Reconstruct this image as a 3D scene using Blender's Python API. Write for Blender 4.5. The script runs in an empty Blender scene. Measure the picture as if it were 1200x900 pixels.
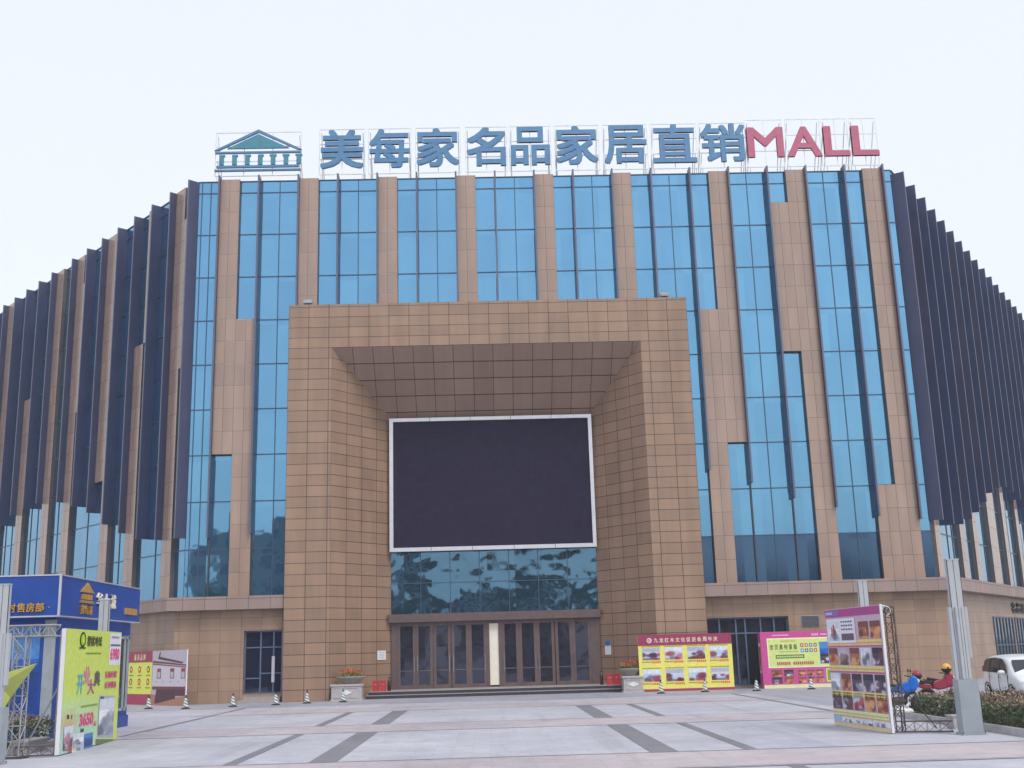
import bpy, bmesh, math, random
from math import sin, cos, radians, pi
from mathutils import Vector, Matrix
random.seed(7)
S = bpy.context.scene
COL = S.collection

# ------------------------------------------------------------------ camera
FPX, PITCH, ROLL, YAW = 1327.1, .2319, -.0284, .0262
F = Vector((sin(YAW)*cos(PITCH), cos(YAW)*cos(PITCH), sin(PITCH)))
R0 = Vector((cos(YAW), -sin(YAW), 0)); U0 = R0.cross(F)
RR = R0*cos(ROLL) + U0*sin(ROLL); UU = -R0*sin(ROLL) + U0*cos(ROLL)
cd = bpy.data.cameras.new('camera'); cam = bpy.data.objects.new('camera', cd); COL.objects.link(cam)
cd.sensor_width = 36; cd.lens = FPX/1200*36; cd.clip_end = 3000; cd.clip_start = .1
M4 = Matrix((RR, UU, -F)).transposed().to_4x4(); M4.translation = Vector((0, 0, 2.0))
cam.matrix_world = M4
S.camera = cam

# ------------------------------------------------------------------ world, sun, exposure
SUN_EL, SUN_AZ = radians(52), radians(150)          # azimuth clockwise from +y: behind the camera, to the right
w = bpy.data.worlds.new('World'); S.world = w; w.use_nodes = True
nt = w.node_tree; nt.nodes.clear()
out = nt.nodes.new('ShaderNodeOutputWorld'); add = nt.nodes.new('ShaderNodeAddShader')
b1 = nt.nodes.new('ShaderNodeBackground'); b2 = nt.nodes.new('ShaderNodeBackground')
sky = nt.nodes.new('ShaderNodeTexSky'); sky.sky_type = 'NISHITA'; sky.sun_disc = False
sky.sun_elevation = SUN_EL; sky.sun_rotation = SUN_AZ; sky.dust_density = 4; sky.air_density = 1.5
b1.inputs[1].default_value = .05
b2.inputs[0].default_value = (.885, .905, .935, 1); b2.inputs[1].default_value = .87      # bright overcast cloud layer
nt.links.new(sky.outputs[0], b1.inputs[0]); nt.links.new(b1.outputs[0], add.inputs[0])
nt.links.new(b2.outputs[0], add.inputs[1]); nt.links.new(add.outputs[0], out.inputs[0])
sd = bpy.data.lights.new('sun', 'SUN'); sd.energy = 1.3; sd.angle = radians(14); sd.color = (1, .98, .965)
so = bpy.data.objects.new('sun', sd); COL.objects.link(so)
sdir = Vector((sin(SUN_AZ)*cos(SUN_EL), cos(SUN_AZ)*cos(SUN_EL), sin(SUN_EL)))
so.rotation_euler = sdir.to_track_quat('Z', 'Y').to_euler(); so.location = sdir*100
S.view_settings.view_transform = 'Standard'; S.view_settings.look = 'None'
S.view_settings.exposure = 0.07; S.view_settings.gamma = 1.0; S.view_settings.use_curve_mapping = False

# ------------------------------------------------------------------ materials
def lin(c):
    if isinstance(c, str):
        c = tuple(int(c[i:i+2], 16)/255 for i in (0, 2, 4))
        return tuple(((x+.055)/1.055)**2.4 if x > .04 else x/12.92 for x in c)
    return c
class N:
    def __init__(s, name):
        s.m = bpy.data.materials.new(name); s.m.use_nodes = True; s.t = s.m.node_tree
        s.b = s.t.nodes['Principled BSDF']
    def n(s, k, **kw):
        x = s.t.nodes.new(k)
        for a, v in kw.items(): setattr(x, a, v)
        return x
    def l(s, a, b): s.t.links.new(a, b)
    def i(s, node, name, v): node.inputs[name].default_value = v
    def noise(s, scale, det=4, coord='Object', rough=.55, vec=None):
        x = s.n('ShaderNodeTexNoise'); x.inputs['Scale'].default_value = scale; x.inputs['Detail'].default_value = det
        x.inputs['Roughness'].default_value = rough
        if vec is None:
            tc = s.n('ShaderNodeTexCoord'); vec = tc.outputs[coord]
        s.l(vec, x.inputs['Vector']); return x
    def mix(s, fac, a, b, mode='MIX'):
        x = s.n('ShaderNodeMix', data_type='RGBA', blend_type=mode)
        for k, v in ((0, fac), (6, a), (7, b)):
            if hasattr(v, 'is_output'): s.l(v, x.inputs[k])
            else: x.inputs[k].default_value = (v if k == 0 else (*lin(v), 1))
        return x.outputs[2]
    def ramp(s, fac, pts):
        x = s.n('ShaderNodeValToRGB'); e = x.color_ramp.elements
        while len(e) < len(pts): e.new(.5)
        for q, (p, c) in zip(e, pts): q.position = p; q.color = (*lin(c), 1)
        s.l(fac, x.inputs[0]); return x.outputs[0]
    def bump(s, h, st, dist=.01):
        x = s.n('ShaderNodeBump'); x.inputs['Strength'].default_value = st; x.inputs['Distance'].default_value = dist
        s.l(h, x.inputs['Height']); s.l(x.outputs[0], s.b.inputs['Normal'])
def plain(name, c, rough=.5, metal=0, var=.12, scale=3, spec=.5):
    k = N(name); c = lin(c); ns = k.noise(scale, 5)
    d = tuple(max(0, v*(1-var)) for v in c); l = tuple(min(1, v*(1+var)) for v in c)
    r = k.n('ShaderNodeMapRange'); k.l(ns.outputs[0], r.inputs[0]); k.i(r, 'From Min', .3); k.i(r, 'From Max', .7)
    k.l(k.mix(r.outputs[0], d, l), k.b.inputs['Base Color'])
    k.i(k.b, 'Roughness', rough); k.i(k.b, 'Metallic', metal); k.i(k.b, 'Specular IOR Level', spec)
    return k.m
def tiled(name, c1, c2, mortar, wd, ht, ms=.012, rough=.55, streak=.12, off=0, spec=.35):
    k = N(name)
    uv = k.n('ShaderNodeUVMap', uv_map='UVMap')
    bt = k.n('ShaderNodeTexBrick', offset=off, squash=1); bt.offset_frequency = 2
    k.l(uv.outputs[0], bt.inputs['Vector'])
    for n_, v in (('Scale', 1), ('Mortar Size', ms), ('Mortar Smooth', .25), ('Bias', 0), ('Brick Width', wd), ('Row Height', ht)): k.i(bt, n_, v)
    k.i(bt, 'Color1', (*lin(c1), 1)); k.i(bt, 'Color2', (*lin(c2), 1)); k.i(bt, 'Mortar', (*lin(mortar), 1))
    # uneven weathering with vertical streaks, plus fine grain of the stone
    mp = k.n('ShaderNodeMapping'); mp.inputs['Scale'].default_value = (1.4, .16, 1); k.l(uv.outputs[0], mp.inputs[0])
    st = k.noise(1.0, 5, vec=mp.outputs[0]); gr = k.noise(38, 3, vec=uv.outputs[0]); bg = k.noise(.22, 3, vec=uv.outputs[0])
    f1 = k.ramp(st.outputs[0], [(.25, (1-streak,)*3), (.75, (1+streak*.5,)*3)])
    f2 = k.ramp(gr.outputs[0], [(.3, (.93,)*3), (.7, (1.05,)*3)])
    f3 = k.ramp(bg.outputs[0], [(.3, (.93,)*3), (.7, (1.05,)*3)])
    c = k.mix(1.0, bt.outputs[0], f1, 'MULTIPLY'); c = k.mix(1.0, c, f2, 'MULTIPLY'); c = k.mix(1.0, c, f3, 'MULTIPLY')
    k.l(c, k.b.inputs['Base Color']); k.i(k.b, 'Roughness', rough); k.i(k.b, 'Specular IOR Level', spec)
    inv = k.n('ShaderNodeMath', operation='SUBTRACT'); inv.inputs[0].default_value = 1; k.l(bt.outputs['Fac'], inv.inputs[1])
    k.bump(inv.outputs[0], .5, .006)
    return k.m
def mirror_glass(name, tint, metal=.9, wob=.02, wscale=.5, rough=.03, panew=1.05, paneh=2.32, dist=.05):
    k = N(name); uv = k.n('ShaderNodeUVMap', uv_map='UVMap')
    # each pane sits at a slightly different tilt and bows a little
    wn = k.n('ShaderNodeTexBrick', offset=0, squash=1); k.l(uv.outputs[0], wn.inputs['Vector'])
    for n_, v in (('Scale', 1), ('Mortar Size', 0), ('Brick Width', panew), ('Row Height', paneh), ('Bias', 0)): k.i(wn, n_, v)
    k.i(wn, 'Color1', (.88, .89, .92, 1)); k.i(wn, 'Color2', (1.0, 1.0, 1.0, 1))
    c = k.mix(1.0, wn.outputs[0], tint, 'MULTIPLY')
    n2 = k.noise(.35, 3, vec=uv.outputs[0]); f = k.ramp(n2.outputs[0], [(.3, (.95,)*3), (.7, (1.03,)*3)])
    c = k.mix(1.0, c, f, 'MULTIPLY')
    k.l(c, k.b.inputs['Base Color']); k.i(k.b, 'Metallic', metal); k.i(k.b, 'Roughness', rough)
    n1 = k.noise(wscale, 2, vec=uv.outputs[0], rough=.4); k.bump(n1.outputs[0], wob*10, dist)
    bn = [x for x in k.t.nodes if x.type == 'BUMP'][0]; geo = k.n('ShaderNodeNewGeometry'); prev = geo.outputs['Normal']
    for q, ax in enumerate(((1, 0, 0), (0, 0, 1))):
        tb = k.n('ShaderNodeTexBrick', offset=0, squash=1); mp = k.n('ShaderNodeMapping'); mp.inputs['Location'].default_value = (panew*37*(q+1), paneh*23*(q+1), 0)
        k.l(uv.outputs[0], mp.inputs[0]); k.l(mp.outputs[0], tb.inputs['Vector'])
        for n_, v in (('Scale', 1), ('Mortar Size', 0), ('Brick Width', panew), ('Row Height', paneh), ('Bias', 0)): k.i(tb, n_, v)
        k.i(tb, 'Color1', (0, 0, 0, 1)); k.i(tb, 'Color2', (1, 1, 1, 1))
        mr = k.n('ShaderNodeMapRange'); k.l(tb.outputs[0], mr.inputs[0]); k.i(mr, 'To Min', -.012); k.i(mr, 'To Max', .012)
        vs = k.n('ShaderNodeVectorMath', operation='SCALE'); vs.inputs[0].default_value = ax; k.l(mr.outputs[0], vs.inputs['Scale'])
        va = k.n('ShaderNodeVectorMath', operation='ADD'); k.l(prev, va.inputs[0]); k.l(vs.outputs[0], va.inputs[1]); prev = va.outputs[0]
    nm = k.n('ShaderNodeVectorMath', operation='NORMALIZE'); k.l(prev, nm.inputs[0]); k.l(nm.outputs[0], bn.inputs['Normal'])
    return k.m
def attr_mat(name, rough=.45, noise=.08, metal=0):
    k = N(name); a = k.n('ShaderNodeAttribute', attribute_name='Col'); ns = k.noise(9, 4)
    f = k.ramp(ns.outputs[0], [(.3, (1-noise,)*3), (.7, (1+noise,)*3)])
    k.l(k.mix(1.0, a.outputs['Color'], f, 'MULTIPLY'), k.b.inputs['Base Color']); k.i(k.b, 'Roughness', rough); k.i(k.b, 'Metallic', metal)
    return k.m
def leaf_mat(name, cols, rough=.55):
    k = N(name); g = k.n('ShaderNodeNewGeometry')
    wn = k.n('ShaderNodeTexNoise'); wn.inputs['Scale'].default_value = 1.7; tc = k.n('ShaderNodeTexCoord'); k.l(tc.outputs['Object'], wn.inputs['Vector'])
    mx = k.n('ShaderNodeMath', operation='ADD'); m2 = k.n('ShaderNodeMath', operation='MULTIPLY'); m2.inputs[1].default_value = .5
    k.l(g.outputs['Random Per Island'], m2.inputs[0]); k.l(m2.outputs[0], mx.inputs[0])
    m3 = k.n('ShaderNodeMath', operation='MULTIPLY'); m3.inputs[1].default_value = .6; k.l(wn.outputs[0], m3.inputs[0]); k.l(m3.outputs[0], mx.inputs[1])
    k.l(k.ramp(mx.outputs[0], [(i/(len(cols)-1), c) for i, c in enumerate(cols)]), k.b.inputs['Base Color'])
    k.i(k.b, 'Roughness', rough)
    return k.m

STONE_UP = tiled('stone_upper', (.405, .278, .22), (.335, .234, .192), (.14, .105, .105), .513, 1.16, .012, rough=.16, spec=.8, streak=.2)
STONE_PT = tiled('stone_portal', (.365, .238, .165), (.30, .198, .145), (.06, .042, .045), 1.0, .53, .016, streak=.2, rough=.38, spec=.45)
STONE_GR = tiled('stone_ground_floor', (.40, .27, .185), (.33, .22, .165), (.15, .11, .11), .98, .56, .010, streak=.2, rough=.4, spec=.5)
STONE_CO = tiled('stone_cornice', (.36, .265, .235), (.315, .235, .215), (.10, .08, .08), 1.03, .8, .014)
GLASS = mirror_glass('blue_reflective_glass', (.158, .372, .585), .90, wob=.014, wscale=1.1, dist=.03)
GLASS_SP = mirror_glass('dark_spandrel_glass', (.065, .135, .24), .8, wob=.008, wscale=1.1, dist=.03, rough=.12)
GLASS_EN = mirror_glass('entrance_glass', (.105, .225, .345), .85, wob=.05, wscale=.55, panew=1.4, paneh=1.5, dist=.12)
GLASS_DK = mirror_glass('dark_door_glass', (.075, .08, .12), .75, wob=.02, wscale=.8, rough=.04)
FIN = plain('dark_blue_grey_metal_fin', (.05, .06, .128), .42, .3, .10, .6)
FINEDGE = plain('fin_edge_highlight', (.125, .135, .205), .4, .3)  # lit edge of the fins: highlight painted as a paler tone
FRAME_DK = plain('dark_bronze_frame', (.075, .065, .080), .45, .3)
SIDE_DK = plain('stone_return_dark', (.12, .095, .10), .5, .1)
MULL = plain('mullion_metal', (.055, .10, .17), .4, .4)
BODY = plain('grey_render', (.30, .29, .28), .8)
BLACKGR = plain('black_granite', (.045, .045, .065), .35, 0, .3, 20)
STEPTOP = plain('step_tread', (.36, .32, .32), .5, 0, .1, 8)
DOORF = plain('brown_door_metal', (.14, .098, .10), .42, .25)
WHITEP = plain('white_paint', (.74, .75, .78), .45, 0, .05)
ALU = plain('silver_aluminium', (.66, .68, .74), .35, .5, .06)
CREAM = plain('cream_panel', (.80, .76, .66), .5, 0, .04)
BLUESIGN = plain('blue_sign_paint', (.085, .225, .42), .45, 0, .1)
TEAL = plain('teal_sign_paint', (.06, .24, .34), .45, 0, .1)
REDSIGN = plain('red_sign_paint', (.48, .11, .20), .45, 0, .1)
STEELW = plain('white_steel_tube', (.74, .76, .80), .45, .2)
STEELG = plain('galvanised_truss', (.42, .42, .45), .4, .6)
RUST = plain('dark_rusted_steel', (.11, .085, .08), .6, .4)
PRINT = attr_mat('printed_vinyl')
ARTP = attr_mat('painted_metal', .3, .03)
BLUEB = plain('royal_blue_panel', (.012, .065, .34), .42, 0, .12, 2)
GOLD = plain('gold_letter', (.62, .36, .09), .4, .3)
GREYP = plain('grey_panel', (.34, .38, .42), .5)
POLEM = plain('pale_grey_lamp_casing', (.47, .50, .54), .45, .1, .08, 2)
POLEB = plain('grey_lamp_base', (.33, .37, .42), .5, .1, .1, 2)
CONC = plain('concrete_kerb', (.42, .41, .42), .8, 0, .15, 5)
SOIL = plain('soil', (.10, .08, .06), .9, 0, .3, 6)
PLANTST = plain('carved_pale_stone', (.44, .42, .43), .7, 0, .12, 6)
BOWL = plain('brown_stone_bowl', (.27, .23, .22), .65, 0, .12, 8)
BLACKR = plain('black_rubber', (.02, .02, .022), .7)
CHROME = plain('chrome', (.60, .61, .64), .2, .9, .05)
REDP = plain('red_paint', (.50, .03, .05), .35, 0, .1)
MAROON = plain('maroon_plastic', (.16, .02, .035), .3)
BIKEBL = plain('bright_blue_plastic', (.02, .16, .62), .25)
YELLOW = plain('yellow_helmet_shell', (.72, .38, .06), .3)
PINKH = plain('crimson_helmet_shell', (.30, .035, .07), .28)
CARW = plain('white_car_paint', (.72, .75, .78), .22, 0, .04, 2)
LAMPG = plain('lamp_lens', (.75, .78, .80), .1, .2)
BAGW = plain('white_plastic_bag', (.70, .70, .70), .5)
SOFFITM = plain('dark_recess', (.05, .045, .05), .8)

# LED screen: matt dark face, fine module grid
k = N('led_screen_face'); uv = k.n('ShaderNodeUVMap', uv_map='UVMap')
bt = k.n('ShaderNodeTexBrick', offset=0, squash=1); k.l(uv.outputs[0], bt.inputs['Vector'])
for a, v in (('Scale', 1), ('Mortar Size', .006), ('Brick Width', .32), ('Row Height', .32), ('Bias', 0)): k.i(bt, a, v)
k.i(bt, 'Color1', (.018, .014, .040, 1)); k.i(bt, 'Color2', (.022, .018, .046, 1)); k.i(bt, 'Mortar', (.012, .010, .03, 1))
k.l(bt.outputs[0], k.b.inputs['Base Color']); k.i(k.b, 'Roughness', .75); k.i(k.b, 'Specular IOR Level', .2)
LED = k.m
# painted plaza paving: 0.6 m granite slabs
def paving(name, c1, c2, mort, wd=.8, ht=.6, rough=.62):
    k = N(name); tc = k.n('ShaderNodeTexCoord'); bt = k.n('ShaderNodeTexBrick', offset=0.5, squash=1); k.l(tc.outputs['Object'], bt.inputs['Vector'])
    for a, v in (('Scale', 1), ('Mortar Size', .006), ('Mortar Smooth', .3), ('Brick Width', wd), ('Row Height', ht), ('Bias', 0)): k.i(bt, a, v)
    k.i(bt, 'Color1', (*c1, 1)); k.i(bt, 'Color2', (*c2, 1)); k.i(bt, 'Mortar', (*mort, 1))
    a = k.noise(.25, 6, rough=.65); b = k.noise(2.2, 5); g = k.noise(60, 2)
    c = k.mix(1.0, bt.outputs[0], k.ramp(a.outputs[0], [(.3, (.84, .85, .87)), (.7, (1.07, 1.06, 1.05))]), 'MULTIPLY')
    c = k.mix(1.0, c, k.ramp(b.outputs[0], [(.3, (.91,)*3), (.7, (1.05,)*3)]), 'MULTIPLY')
    c = k.mix(1.0, c, k.ramp(g.outputs[0], [(.25, (.90,)*3), (.75, (1.06,)*3)]), 'MULTIPLY')
    sp = k.noise(.9, 7, rough=.75); c = k.mix(1.0, c, k.ramp(sp.outputs[0], [(.30, (.78, .77, .77)), (.42, (1.0,)*3)]), 'MULTIPLY')     # stains
    mp = k.n('ShaderNodeMapping'); mp.inputs['Scale'].default_value = (1.3, .09, 1); mp.inputs['Rotation'].default_value = (0, 0, .35); k.l(tc.outputs['Object'], mp.inputs[0])
    ty = k.noise(1.0, 4, vec=mp.outputs[0]); c = k.mix(1.0, c, k.ramp(ty.outputs[0], [(.33, (.88,)*3), (.45, (1.0,)*3)]), 'MULTIPLY')       # faint tyre wear
    k.l(c, k.b.inputs['Base Color']); k.i(k.b, 'Specular IOR Level', .4)
    r = k.n('ShaderNodeMapRange'); k.l(a.outputs[0], r.inputs[0]); k.i(r, 'From Min', .3); k.i(r, 'From Max', .7); k.i(r, 'To Min', rough-.12); k.i(r, 'To Max', rough+.12)
    k.l(r.outputs[0], k.b.inputs['Roughness'])
    return k.m
PAVE = paving('pale_granite_paving', (.50, .50, .565), (.465, .465, .535), (.36, .35, .39))
PAVEP = paving('pinkish_granite_paving', (.50, .45, .48), (.47, .42, .455), (.35, .32, .34))
PAVED = paving('dark_granite_strip', (.235, .235, .265), (.21, .21, .24), (.15, .15, .165), .6, .3)
PAVEG = paving('grey_granite_paving', (.39, .39, .45), (.365, .365, .43), (.27, .27, .31))
ASPH = plain('asphalt', (.13, .13, .14), .85, 0, .2, 3)
LEAF = leaf_mat('hedge_leaves', [(.035, .055, .03), (.07, .11, .05), (.13, .16, .09), (.24, .15, .12)])
LEAFR = leaf_mat('hedge_red_tips', [(.14, .09, .07), (.26, .15, .12), (.34, .22, .18), (.40, .28, .24)])
FLOWL = leaf_mat('planter_leaves', [(.06, .12, .03), (.13, .24, .06), (.22, .34, .09)])
FLOWF = leaf_mat('planter_flowers', [(.40, .04, .03), (.52, .12, .05), (.55, .25, .08)])
TREEL = leaf_mat('tree_leaves', [(.015, .03, .012), (.035, .06, .02), (.06, .09, .03)])
BARK = plain('bark', (.09, .07, .05), .9)

# ------------------------------------------------------------------ mesh helpers
class Fr:                       # local frame: u along, d outwards, z up
    def __init__(s, o, u, n): s.o = Vector((*o, 0)); s.u = Vector((*u, 0)).normalized(); s.n = Vector((*n, 0)).normalized()
    def p(s, u, d, z): return s.o + s.u*u + s.n*d + Vector((0, 0, z))
WF = Fr((0, 0), (1, 0), (0, 1))
class MB:
    def __init__(s): s.v = []; s.f = []; s.uv = []; s.mi = []; s.c = []; s.sm = []
    def face(s, pts, uvs=None, mi=0, c=(1, 1, 1), smooth=False):
        b = len(s.v); s.v += [tuple(p) for p in pts]; s.f.append(tuple(range(b, b+len(pts))))
        s.uv.append(uvs or [(p[0], p[2]) for p in pts]); s.mi.append(mi); s.c.append(c); s.sm.append(smooth)
    def box(s, fr, u0, u1, d0, d1, z0, z1, mi=0, c=(1, 1, 1), side=None):
        P = fr.p; sd = mi if side is None else side
        q = lambda a, m: s.face([P(*x) for x in a], [((x[0], x[2]) if m == 'n' else (x[1], x[2]) if m == 'u' else (x[0], x[1])) for x in a], mi if m == 'n' else sd, c)
        q([(u0, d1, z0), (u1, d1, z0), (u1, d1, z1), (u0, d1, z1)], 'n'); q([(u1, d0, z0), (u0, d0, z0), (u0, d0, z1), (u1, d0, z1)], 'n')
        q([(u0, d0, z0), (u0, d1, z0), (u0, d1, z1), (u0, d0, z1)], 'u'); q([(u1, d1, z0), (u1, d0, z0), (u1, d0, z1), (u1, d1, z1)], 'u')
        q([(u0, d0, z1), (u0, d1, z1), (u1, d1, z1), (u1, d0, z1)], 'z'); q([(u0, d1, z0), (u0, d0, z0), (u1, d0, z0), (u1, d1, z0)], 'z')
    def rect(s, fr, u0, u1, z0, z1, d, mi=0, c=(1, 1, 1)):
        a = [(u0, z0), (u1, z0), (u1, z1), (u0, z1)]; s.face([fr.p(x, d, z) for x, z in a], a, mi, lin(c))
    def poly(s, fr, pts, d, mi=0, c=(1, 1, 1)): s.face([fr.p(x, d, z) for x, z in pts], pts, mi, lin(c))
    def prism(s, fr, pts, d0, d1, mi=0, c=(1, 1, 1)):
        s.poly(fr, pts, d1, mi, c); s.poly(fr, pts[::-1], d0, mi, c)
        for (a, b), (e, g) in zip(pts, pts[1:]+pts[:1]):
            s.face([fr.p(a, d0, b), fr.p(e, d0, g), fr.p(e, d1, g), fr.p(a, d1, b)], [(d0, b), (d0, g), (d1, g), (d1, b)], mi, lin(c))
    def tube(s, a, b, r0, r1=None, n=8, mi=0, c=(1, 1, 1), cap=True, smooth=True):
        a = Vector(a); b = Vector(b); r1 = r0 if r1 is None else r1; ax = (b-a).normalized()
        x = ax.orthogonal().normalized(); y = ax.cross(x)
        A = [a+(x*cos(2*pi*i/n)+y*sin(2*pi*i/n))*r0 for i in range(n)]; B = [b+(x*cos(2*pi*i/n)+y*sin(2*pi*i/n))*r1 for i in range(n)]
        for i in range(n):
            j = (i+1) % n; s.face([A[i], A[j], B[j], B[i]], None, mi, c, smooth)
        if cap: s.face(A[::-1], None, mi, c); s.face(B, None, mi, c)
    def path(s, pts, r, n=8, mi=0, c=(1, 1, 1)):
        for a, b in zip(pts, pts[1:]): s.tube(a, b, r, None, n, mi, c)
    def lathe(s, cen, prof, n=20, mi=0, c=(1, 1, 1), axis='z', sx=1, sy=1, smooth=True):
        cen = Vector(cen)
        def P(r, h, t):
            q = Vector((r*cos(t)*sx, r*sin(t)*sy, h))
            if axis == 'x': q = Vector((q.z, q.x, q.y))
            if axis == 'y': q = Vector((q.x, q.z, q.y))
            return cen+q
        for (r0, h0), (r1, h1) in zip(prof, prof[1:]):
            for i in range(n):
                t0 = 2*pi*i/n; t1 = 2*pi*(i+1)/n
                pts = [P(r0, h0, t0), P(r0, h0, t1), P(r1, h1, t1), P(r1, h1, t0)]
                if r0 < 1e-6: pts = [pts[0], pts[2], pts[3]]
                elif r1 < 1e-6: pts = pts[:3]
                s.face(pts, None, mi, c, smooth)
    def ball(s, cen, r, n=16, mi=0, c=(1, 1, 1), sx=1, sy=1, sz=1, a0=-90):
        m = n//2; s.lathe(cen, [(r*cos(radians(a0+(90-a0)*i/m)) if i < m else 0, r*sz*sin(radians(a0+(90-a0)*i/m))) for i in range(m+1)], n, mi, c, sx=sx, sy=sy)
    def torus(s, cen, ax, R, r, n=24, m=8, mi=0, c=(1, 1, 1)):
        cen = Vector(cen); ax = Vector(ax).normalized(); x = ax.orthogonal().normalized(); y = ax.cross(x)
        def P(i, j):
            t = 2*pi*i/n; q = 2*pi*j/m; d = x*cos(t)+y*sin(t); return cen+d*(R+r*cos(q))+ax*r*sin(q)
        for i in range(n):
            for j in range(m): s.face([P(i, j), P(i+1, j), P(i+1, j+1), P(i, j+1)], None, mi, c, True)
    def leaves(s, n, fn, size, mi=0):
        for _ in range(n):
            p = Vector(fn()); a = Vector((random.gauss(0, 1), random.gauss(0, 1), random.gauss(0, 1)+.4)).normalized()
            x = a.orthogonal().normalized(); x.rotate(Matrix.Rotation(random.uniform(0, 6.28), 3, a)); y = a.cross(x)
            l = size*random.uniform(.6, 1.3); ww = l*.5
            s.face([p-x*l*.5, p+y*ww*.5, p+x*l*.5, p-y*ww*.5], None, mi)
    def build(s, name, mats, parent=None, merge=False, recalc=True, kind=None):
        me = bpy.data.meshes.new(name); me.from_pydata(s.v, [], s.f)
        ul = me.uv_layers.new(name='UVMap'); flat = [x for f in s.uv for p in f for x in p]; ul.data.foreach_set('uv', flat)
        ca = me.color_attributes.new('Col', 'FLOAT_COLOR', 'CORNER'); cf = []
        for f, c in zip(s.f, s.c): cf += [c[0], c[1], c[2], 1.0]*len(f)
        ca.data.foreach_set('color', cf)
        for m in (mats if isinstance(mats, (list, tuple)) else [mats]): me.materials.append(m)
        me.polygons.foreach_set('material_index', s.mi); me.polygons.foreach_set('use_smooth', s.sm)
        if merge or recalc:
            bm = bmesh.new(); bm.from_mesh(me)
            if merge: bmesh.ops.remove_doubles(bm, verts=bm.verts, dist=1e-4)
            if merge: bmesh.ops.recalc_face_normals(bm, faces=bm.faces)
            bm.to_mesh(me); bm.free()
        o = bpy.data.objects.new(name, me); COL.objects.link(o)
        if parent is not None:
            o.parent = parent; o.matrix_parent_inverse = parent.matrix_basis.inverted()
        if kind: o['kind'] = kind
        return o
def tag(o, label, cat, group=None):
    o['label'] = label; o['category'] = cat
    if group: o['group'] = group
    return o
def thing(name, label, cat, loc=(0, 0, 0), group=None, rz=0):
    o = bpy.data.objects.new(name, None); COL.objects.link(o); o.location = loc; o.rotation_euler.z = rz
    o.matrix_basis                                     # keep the basis in step with loc and rotation
    return tag(o, label, cat, group)
def copy_tree(o, parent=None):
    c = o.copy(); COL.objects.link(c)
    if parent is not None: c.parent = parent
    for ch in [x for x in o.children]: copy_tree(ch, c)
    return c
_tc = {}
def glyphs(txt, off=0.0, ext=.1):
    key = (txt, off, ext)
    if key not in _tc:
        c = bpy.data.curves.new('lettering', 'FONT'); c.body = txt; c.extrude = ext; c.offset = off; c.resolution_u = 3
        o = bpy.data.objects.new('lettering', c); COL.objects.link(o); bpy.context.view_layer.update()
        me = bpy.data.meshes.new_from_object(o.evaluated_get(bpy.context.evaluated_depsgraph_get()))
        _tc[key] = ([v.co.copy() for v in me.vertices], [tuple(p.vertices) for p in me.polygons])
        bpy.data.objects.remove(o); bpy.data.curves.remove(c); bpy.data.meshes.remove(me)
    return _tc[key]
def text(mb, fr, txt, u0, u1, z0, z1, d0, d1, mi=0, c=(1, 1, 1), off=0.0):
    if off > 0:                      # bold: four slightly shifted strokes, each a hair deeper
        q = off*(z1-z0)*1.1
        for i, (a, b) in enumerate(((-q, -q), (q, -q), (-q, q), (q, q))):
            text(mb, fr, txt, u0+q+a, u1-q+a, z0+q+b, z1-q+b, d0, d1-(d1-d0)*.06*i, mi, c, 0)
        return
    vs, fs = glyphs(txt, 0); xs = [v.x for v in vs]; ys = [v.y for v in vs]; zs = [v.z for v in vs]
    ax, bx, ay, by, az, bz = min(xs), max(xs), min(ys), max(ys), min(zs), max(zs)
    m = lambda v: (u0+(v.x-ax)/(bx-ax)*(u1-u0), d0+(v.z-az)/(bz-az)*(d1-d0), z0+(v.y-ay)/(by-ay)*(z1-z0))
    L = [m(v) for v in vs]; b = len(mb.v); mb.v += [tuple(fr.p(*x)) for x in L]
    for f in fs:
        mb.f.append(tuple(i+b for i in f)); mb.uv.append([(L[i][0], L[i][2]) for i in f]); mb.mi.append(mi); mb.c.append(lin(c)); mb.sm.append(False)

# ================================================================== SETTING: ground
def sheet(name, pts, z, m, kind='structure'):
    mb = MB(); mb.face([(x, y, z) for x, y in pts], [(x, y) for x, y in pts]); o = mb.build(name, m); o['kind'] = kind; return o
def rectsheet(mb, x0, x1, y0, y1, z): mb.face([(x0, y0, z), (x1, y0, z), (x1, y1, z), (x0, y1, z)], [(x0, y0), (x1, y0), (x1, y1), (x0, y1)])
sheet('ground', [(-900, -900), (900, -900), (900, 900), (-900, 900)], -.004, ASPH)
sheet('plaza_paving', [(-16, -20), (11.0, -20), (11.0, 60), (-16, 60)], 0, PAVE)
sheet('forecourt_paving', [(11.0, 31.2), (60, 31.2), (60, 110), (11.0, 110)], .002, PAVEG)
sheet('side_paving', [(-70, 31.2), (-16.0, 31.2), (-16.0, 110), (-70, 110)], .002, PAVEG)
mb = MB()
for y0, y1 in ((20.2, 23.1), (31.9, 35.0), (43.4, 46.0), (8.6, 11.6)): rectsheet(mb, -11, 11, y0, y1, .004)
mb.build('pink_paving_bands', PAVEP, recalc=False, kind='structure')
mb = MB()
for y0, y1 in ((23.15, 31.7), (35.15, 43.1), (11.7, 20.1)):
    for sx in (-1, 1): rectsheet(mb, *sorted((sx*3.07+.05, sx*3.62+.05)), y0, y1, .006); rectsheet(mb, *sorted((sx*4.98, sx*5.24)), y0, y1, .006)
for sx in (-1, 1): rectsheet(mb, *sorted((sx*10.16, sx*10.34)), 33, 49.3, .007)
for y in (19.95, 23.1, 31.76, 35.0, 43.2, 46.0): rectsheet(mb, -11, 11, y, y+.09, .008)
mb.build('dark_paving_strips', PAVED, recalc=False, kind='structure')
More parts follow.
